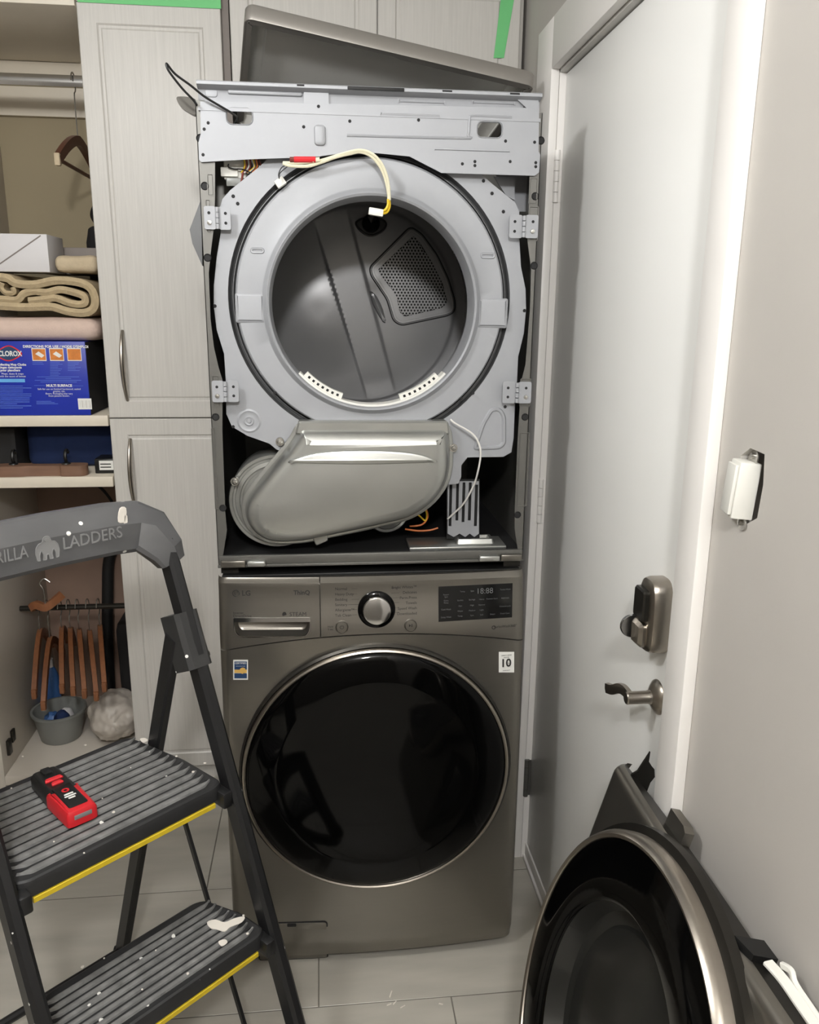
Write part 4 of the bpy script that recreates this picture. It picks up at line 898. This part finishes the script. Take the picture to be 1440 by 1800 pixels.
# filter flap
q = [on(*t) for t in ((457, 1623), (574, 1620), (575, 1682), (457, 1687))]
fo = rpoly([(p.x, p.z) for p in q], .008, 4)
ff_ = wp(MB().emboss(fo, [(-.0030, .0006), (-.0028, -.0009), (.0004, -.0009)], TSurf(-.0004), cap=False), 'flap_gap', m_void, fp)
wp(MB().emboss(fo, [(0, .002), (.0004, -.0016), (.002, -.0024)], TSurf(-.0004)), 'filter_flap', m_steel, fp)
a_, b_ = on(505, 1622), on(521, 1627)
wp(MB().plate(rrect(a_.x, b_.z, b_.x, a_.z, .002, 2), TSurf(-.0036), .001), 'flap_notch', m_void, fp, smooth=0)
# ================================================================== DRYER FRONT PANEL, leaning on the door casing
B0 = V((.182, -.491, 0)); vv = V((.218, 0, .781)).normalized(); PH = .811; ww = V((0, -1, 0)); nn = V((-vv.z, 0, vv.x))
FPn = thing('dryer_front_panel', 'removed dryer front with a round black glass door leaning on the wall', 'panel', (.2, -.83, 0))
PW = .686
def pb(s):
    x = s-PW/2; a = abs(x); e = 0
    if a > .323: k = min(1, (a-.323)/.020); e = .020*(1-math.sqrt(max(0, 1-k*k)))
    return .020*(1-(x/.343)**2)-e
def ptop(s): return PH-.004+.012*(1-((s-PW/2)/.343)**2)
def TPn(s, t, h): return B0+ww*s+vv*t+nn*h
def ph(s, t): 
    tt = ptop(s); k = max(0, (t-(tt-.016))/.016); k = min(1, k); return pb(s)-.016*(1-math.sqrt(max(0, 1-k*k)))
def fpp(mb, n, m, p=None, **k): return mb.build(n, m, p or FPn, **k)
def pfn(s, t):
    s_ = PW*(.5+.5*math.sin((s-.5)*math.pi)); tt = ptop(s_); z = tt*(1-(1-t)**1.6); return TPn(s_, z+.002, ph(s_, z))
sk = fpp(MB().grid(pfn, 48, 40), 'skin', m_steel, recalc=False)
def ptf(s, t): 
    s_ = PW*(.5+.5*math.sin((s-.5)*math.pi)); z = ptop(s_); h0 = ph(s_, z); h1 = -.026; return TPn(s_, z+.002-.004*t, h0+(h1-h0)*t)
fpp(MB().grid(ptf, 48, 3), 'top_flange', m_steeld, sk, recalc=False)  # dark steel puts the flange's dark reflection into its colour
for s in (0, 1):
    fpp(MB().grid(lambda a, b: TPn(PW*s, ptop(PW*s)*b+.002, ph(PW*s, ptop(PW*s)*b)+(-.026-ph(PW*s, ptop(PW*s)*b))*a), 2, 20), 'side_flange', m_steel, sk, recalc=False)
fpp(MB().grid(lambda a, b: TPn(PW*b, .002, pb(PW*b)+(-.026-pb(PW*b))*a), 2, 30), 'bottom_flange', m_steel, sk, recalc=False)
CP = TPn(PW/2, PH+.012-.296, .024)
ring = fpp(MB().lathe([(.306, -.012), (.306, .022), (.302, .030), (.297, .034), (.292, .032), (.290, .026)], CP, nn, 96), 'door_rim', m_nickel)
fpp(MB().lathe([(.318, -.012), (.318, .004), (.306, .008)], CP, nn, 96), 'door_surround', m_steeld, ring)
fpp(MB().lathe([(.292, .022), (.290, .030), (.26, .034), (.205, .034), (.20, .031)], CP, nn, 96), 'door_glass', m_glass, ring)
fpp(MB().lathe([(.201, .031), (.19, .0), (.17, -.004), (.165, .002), (.10, .010), (0, .012)], CP, nn, 72), 'door_bowl', m_glass2, ring)
# brackets on the top edge
def tabp(pts, s, h0, th, n, m):
    # pts (ds, dt) profile drawn in the panel's own plane
    return fpp(MB().plate(pts, lambda a, b, h: TPn(s+a, ptop(s)+b, h0+h), th), n, m, smooth=0)
fpp(MB().plate([(-.052, -.030), (-.014, -.022), (-.014, .004), (-.022, .012), (-.026, .030), (-.031, .052), (-.035, .034), (-.044, .026), (-.050, .022), (-.056, .008), (-.052, -.004)], lambda a, b, h: TPn(.045+h, ptop(.045)+b, a), .004), 'hook_bracket', m_steeld, smooth=0)
fpp(MB().add([TPn(s, ptop(.215)+t, h) for h in (-.028, -.012) for s, t in ((.19, -.01), (.245, -.01), (.245, .020), (.235, .026), (.19, .026))], [list(range(5)), list(range(5, 10))]+[[i, (i+1) % 5, (i+1) % 5+5, i+5] for i in range(5)]), 'clip_bracket', m_steel, smooth=0)
fpp(MB().add([TPn(s, ptop(s)+.001+t, h) for t in (0, .010) for s, h in ((.445, .012), (.475, .002), (.475, -.032), (.445, -.030))], [[0, 1, 2, 3], [4, 5, 6, 7]]+[[i, (i+1) % 4, (i+1) % 4+4, i+4] for i in range(4)]), 'seal_strip', m_black, smooth=0)
arm = cr([TPn(s, ptop(s)+.008+dz, h) for s, h, dz in ((.482, -.014, .002), (.51, -.018, .004), (.55, -.020, .004), (.60, -.022, .006), (.67, -.022, .008))], 5)
fpp(MB().bar(arm, .014, .006, None, .0015), 'white_link', m_whitep)
arm = cr([TPn(s, ptop(s)+.010+dz, h) for s, h, dz in ((.490, -.026, .006), (.505, -.027, .012), (.52, -.027, .006), (.57, -.028, .006), (.66, -.028, .008))], 5)
fpp(MB().bar(arm, .006, .008, None, .001), 'white_link', m_whitep)
# ================================================================== STEP LADDER
uu = V((.74, .673, 0)).normalized(); nf = V((uu.y, -uu.x, 0)); A0 = V((-.302, -.371, 0))
def L(a, b, z): return A0+uu*a+nf*b+V((0, 0, z))
LD_ = thing('step_ladder', 'black folding step ladder with ribbed treads and yellow edge strips', 'ladder', tuple(L(-.19, -.1, 0)), math.atan2(uu.y, uu.x))
def lp(mb, n, m, p=None, **k): return mb.build(n, m, p or LD_, **k)
fb = lambda z: -.173+.393*(1.115-z)
rbk = lambda z: -.47+.354*z
for a in (.016, -.396):
    lp(MB().bar([L(a, fb(1.13), 1.13), L(a, fb(.02), .02)], .024, .042, nf, .006), 'front_leg', m_ladder)
    lp(MB().bar([L(a, fb(.05), .05), L(a, fb(.002), .002)], .030, .050, nf, .006), 'rubber_foot', m_rubber)
for a in (-.006, -.374):
    lp(MB().bar([L(a, rbk(.955), .955), L(a, rbk(.02), .02)], .020, .036, nf, .004), 'rear_leg', m_ladder)
    lp(MB().bar([L(a, rbk(.05), .05), L(a, rbk(.002), .002)], .026, .044, nf, .005), 'rubber_foot', m_rubber)
for a in (.012, -.392):
    h = lp(MB().bar([L(a, fb(1.0)-.012, .995), L(a, fb(.94)-.014, .94), L(a, fb(.90)-.010, .895)], .050, .066, nf, .008), 'pivot_joint', m_joint)
    for dz, db in ((.97, .01), (.93, -.02), (.92, .02)):
        lp(MB().lathe([(0, .003), (.006, .002), (.007, 0)], L(a+(.025 if a > 0 else -.025), fb(dz)-.012+db, dz), uu if a > 0 else -uu, 12), 'rivet', m_screw, h)
# rear cross bar and link bars
lp(MB().tube([L(-.374, rbk(.055), .055), L(-.006, rbk(.055), .055)], .010, 10), 'cross_bar', m_ladder)
for a in (-.02, -.36):
    lp(MB().bar([L(a, -.150, .655), L(a, .060, .185)], .006, .010, nf), 'link_bar', m_ladder)
# hand rail
sec = [(.044, .018), (.036, .025), (-.012, .026), (-.020, .022), (-.044, .004), (-.048, -.004), (-.046, -.022), (-.040, -.026), (.040, -.024)]
pa = cr([L(-.405, fb(1.09), 1.09), L(-.398, fb(1.105), 1.112), L(-.372, -.192, 1.150), L(-.350, -.200, 1.162), L(-.30, -.203, 1.166), L(-.19, -.203, 1.168), L(-.08, -.203, 1.166), L(-.030, -.200, 1.162), L(-.008, -.192, 1.150), L(.014, fb(1.105), 1.112), L(.020, fb(1.09), 1.09)], 1)
sc = [(.62+.38*min(1, max(0, (p.z-1.09)/.05))) for p in pa]
hr_ = lp(MB().sweep(pa, sec, nf, scale=sc), 'hand_rail', m_grip, smooth=18)
FB = -.203+.0262; TS = -.016
def ltext(s, a, al, sx): return text('raised_lettering', s, .030, L(a+TS, FB, 1.164), uu, (0, 0, 1), m_emb, hr_, al, .0012, sx)
ltext('GORILLA', -.222, 'RIGHT', .70); ltext('LADDERS', -.164, 'LEFT', .88)
TLd = lambda a, b, h: L(-.19+TS+a, FB+h, 1.164+b)
em = MB()
half = [(.0, .021), (.005, .0195), (.0075, .015), (.008, .011), (.014, .010), (.019, .004), (.021, -.006), (.019, -.020), (.0125, -.021), (.013, -.011), (.0105, -.004), (.008, -.011), (.0095, -.021), (.002, -.021), (.001, -.012)]
go_ = rpoly(half+[(-a-.0004*(a == 0), b) for a, b in half[:0:-1]], .002, 2)
em.emboss(go_, [(0, 0), (.0003, .0012), (.0012, .0012), (.0016, .0003)], TLd)
em.emboss([(.0045*math.cos(t), .0145+.004*math.sin(t)) for t in [k*math.pi/8 for k in range(16)]], [(0, .0003), (.0004, .0014), (.0012, .0014)], TLd)
lp(em, 'raised_emblem', m_emb, hr_)
# treads
def tread(z, bf, dep, w0, w1, nr, nm='step'):
    T = lambda a, b, h: L(a, b, z+h)
    o = rpoly([(w0, bf-.012), (w0+.02, bf), (w1-.02, bf), (w1, bf-.012), (w1-.004, bf-dep*.45), (w1-.03, bf-dep+.01), (w1-.05, bf-dep), (w0+.05, bf-dep), (w0+.03, bf-dep+.01), (w0+.004, bf-dep*.45)], .010, 3)
    st = lp(MB().emboss(o, [(.004, -.034), (0, -.030), (0, -.010), (.002, -.004), (.006, -.002), (.012, -.003)], T), nm, m_tread)
    r = MB(); pitch = (dep-.03)/nr
    for k in range(nr):
        bb = bf-.016-pitch*k; f = (k+.5)/nr
        i0 = .012+.022*max(0, f-.35); i1 = i0
        r.emboss(rpoly([(w0+i0, bb-pitch*.60), (w0+i0+.03, bb-pitch*.62), (w1-i1-.03, bb-pitch*.62), (w1-i1, bb-pitch*.60), (w1-i1-.022, bb), (w0+i0+.022, bb)], .003, 2), [(0, -.003), (.0012, .0006), (.0028, .001)], T)
    lp(r, 'tread_ribs', m_rib, st)
    lp(MB().bar([L(w0+.025, bf-.004, z-.038), L(w1-.025, bf-.004, z-.038)], .010, .010, (0, 0, 1), .001), 'yellow_strip', m_yellow, st)
    for a in (w0+.008, w1-.008):
        lp(MB().box((-.010, -.03, -.044), (.010, .01, -.012), .004, Matrix.Translation(L(a, bf-.012, z)) @ Matrix.Rotation(math.atan2(uu.y, uu.x), 4, 'Z')), 'corner_lug', m_ladder, st)
    return st
t1 = tread(.70, 0, .293, -.385, .002, 12)
t2 = tread(.44, .112, .166, -.386, .002, 8)
t3 = tread(.18, .215, .166, -.386, .002, 8)
def splat(st, z, pts, n='paint_spot'):
    lp(MB().plate(cr2([(L(a, b, 0).x, L(a, b, 0).y) for a, b in pts], 3), lambda a, b, h: V((a, b, z+h)), .0012), n, m_paint, st, smooth=0)
def pxab(px, py, z):
    q = hit(px, py, 2, z)-A0; return (q.dot(uu), q.dot(nf))
splat(t2, .4411, [pxab(a, b, .441) for a, b in ((364, 1622), (378, 1617), (395, 1622), (412, 1615), (430, 1612), (425, 1622), (405, 1630), (395, 1638), (380, 1634), (370, 1632))])
splat(t1, .7011, [pxab(a, b, .701) for a, b in ((246, 1300), (254, 1298), (260, 1302), (252, 1306))])
splat(t2, .4411, [pxab(a, b, .441) for a, b in ((384, 1656), (395, 1652), (400, 1657), (390, 1664))])
for px, py in ((20, 1386), (180, 1404), (340, 1357), (200, 1428), (95, 1480), (148, 1500), (310, 1330), (360, 1342), (40, 1330), (230, 1350), (150, 1310)):
    a, b = pxab(px, py, .701); r = random.uniform(.0012, .0028); splat(t1, .7011, [(a+r*math.cos(k)*random.uniform(.7, 1.3), b+r*math.sin(k)) for k in (0, 1.2, 2.4, 3.6, 4.9)])
for px, py in ((183, 1685), (274, 1671), (330, 1712), (435, 1642), (428, 1610), (145, 1700), (250, 1740)):
    a, b = pxab(px, py, .441); r = random.uniform(.0012, .0026); splat(t2, .4411, [(a+r*math.cos(k)*random.uniform(.7, 1.3), b+r*math.sin(k)) for k in (0, 1.2, 2.4, 3.6, 4.9)])
# paint drips on the hand rail
for a, z, w, h in ((-.065, 1.195, .010, .022), (-.060, 1.182, .005, .018)):
    lp(MB().emboss(cr2([(a-w, z-h*.5), (a-w*.5, z+h*.6), (a+w*.8, z+h*.5), (a+w*.4, z-h*.6)], 3), [(0, 0), (.001, .0012)], lambda p, q, e: L(p, FB-.001+e*.6, q)), 'paint_drip', m_paint, hr_)
# ================================================================== MULTI-TOOL ON THE TOP STEP
ld_ = V((.62, -.786, 0)).normalized(); lw_ = V((-ld_.y, ld_.x, 0)); P0 = V((-.634, -.343, .7012))
LS = thing('laser_measure', 'red and black handheld measuring tool lying on the top ladder step', 'tool', tuple(P0+ld_*.085), math.atan2(ld_.y, ld_.x))
TLs = lambda a, b, h: P0+ld_*a+lw_*b+V((0, 0, h))
def sp_(mb, n, m, p=None, **k): return mb.build(n, m, p or LS, **k)
sp_(MB().emboss(rpoly([(.0, -.018), (.006, -.025), (.09, -.027), (.172, -.024), (.172, .024), (.09, .027), (.006, .025), (.0, .018)], .006, 3), [(.002, .0), (0, .003), (0, .022), (.004, .028), (.008, .030)], TLs), 'tool_body', m_black)
rs = sp_(MB().emboss(rpoly([(.088, -.0285), (.174, -.0262), (.1765, -.018), (.1765, .018), (.174, .0262), (.088, .0285), (.094, .020), (.094, -.020)], .004, 3), [(0, .004), (0, .024), (.003, .030), (.006, .0315)], TLs), 'red_shell', m_laser_r)
sp_(MB().emboss(rpoly([(.084, -.0165), (.162, -.0165), (.162, .0165), (.084, .0165)], .004, 3), [(0, .028), (0, .0322), (.001, .0328)], TLs), 'face_label', m_black, rs)
for k, (a, w) in enumerate(((.119, .008), (.126, .010), (.133, .006))): sp_(MB().emboss(rrect(a-.0022, -w, a+.0022, w, .0008, 2), [(0, .0327), (.0004, .0332)], TLs), 'label_print', m_print_w, rs, smooth=0)
sp_(MB().lathe([(.003, 0), (.0065, 0), (.0065, .0004), (.003, .0004)], TLs(.105, 0, .0329), (0, 0, 1), 20), 'label_emblem', m_laser_r, rs)
for a, w in ((.052, .0165), (.068, .011)):
    sp_(MB().emboss(rpoly([(a-.005, -w+.003), (a+.005, -w), (a+.005, w), (a-.005, w-.003)], .003, 3), [(0, .028), (0, .032), (.0015, .0335)], TLs), 'push_button', m_red)
sp_(MB().emboss(rrect(.008, -.008, .030, .008, .003), [(0, .028), (0, .033), (.003, .034)], TLs), 'slide_switch', m_black)
sp_(MB().box((0, 0, 0), (.001, .030, .008), .0004, Matrix.Translation(TLs(.1764, -.015, .016)) @ Matrix.Rotation(math.atan2(ld_.y, ld_.x), 4, 'Z')), 'end_window', m_emb, rs)
# ================================================================== PAINT CHIPS ON THE FLOOR
for k, (px, py) in enumerate(((687, 1748), (684, 1766), (694, 1763), (708, 1770), (775, 1765))):
    q = hit(px, py, 2, .0006); a = (1.2, .3, .8, .5, -.4)[k]; l = (.010, .006, .006, .007, .005)[k]; d = V((math.cos(a), math.sin(a), 0)); e = V((-d.y, d.x, 0))*.0014
    MB().plate([((q-d*l-e).x, (q-d*l-e).y), ((q+d*l-e*.6).x, (q+d*l-e*.6).y), ((q+d*l+e).x, (q+d*l+e).y), ((q-d*l*.8+e).x, (q-d*l*.8+e).y)], lambda x, y, h: V((x, y, .0004+h)), .0012).build('paint_chip', m_paint, smooth=0, label='tiny white paint chip on the floor tiles before the washer', category='debris', group='paint chips on the floor')
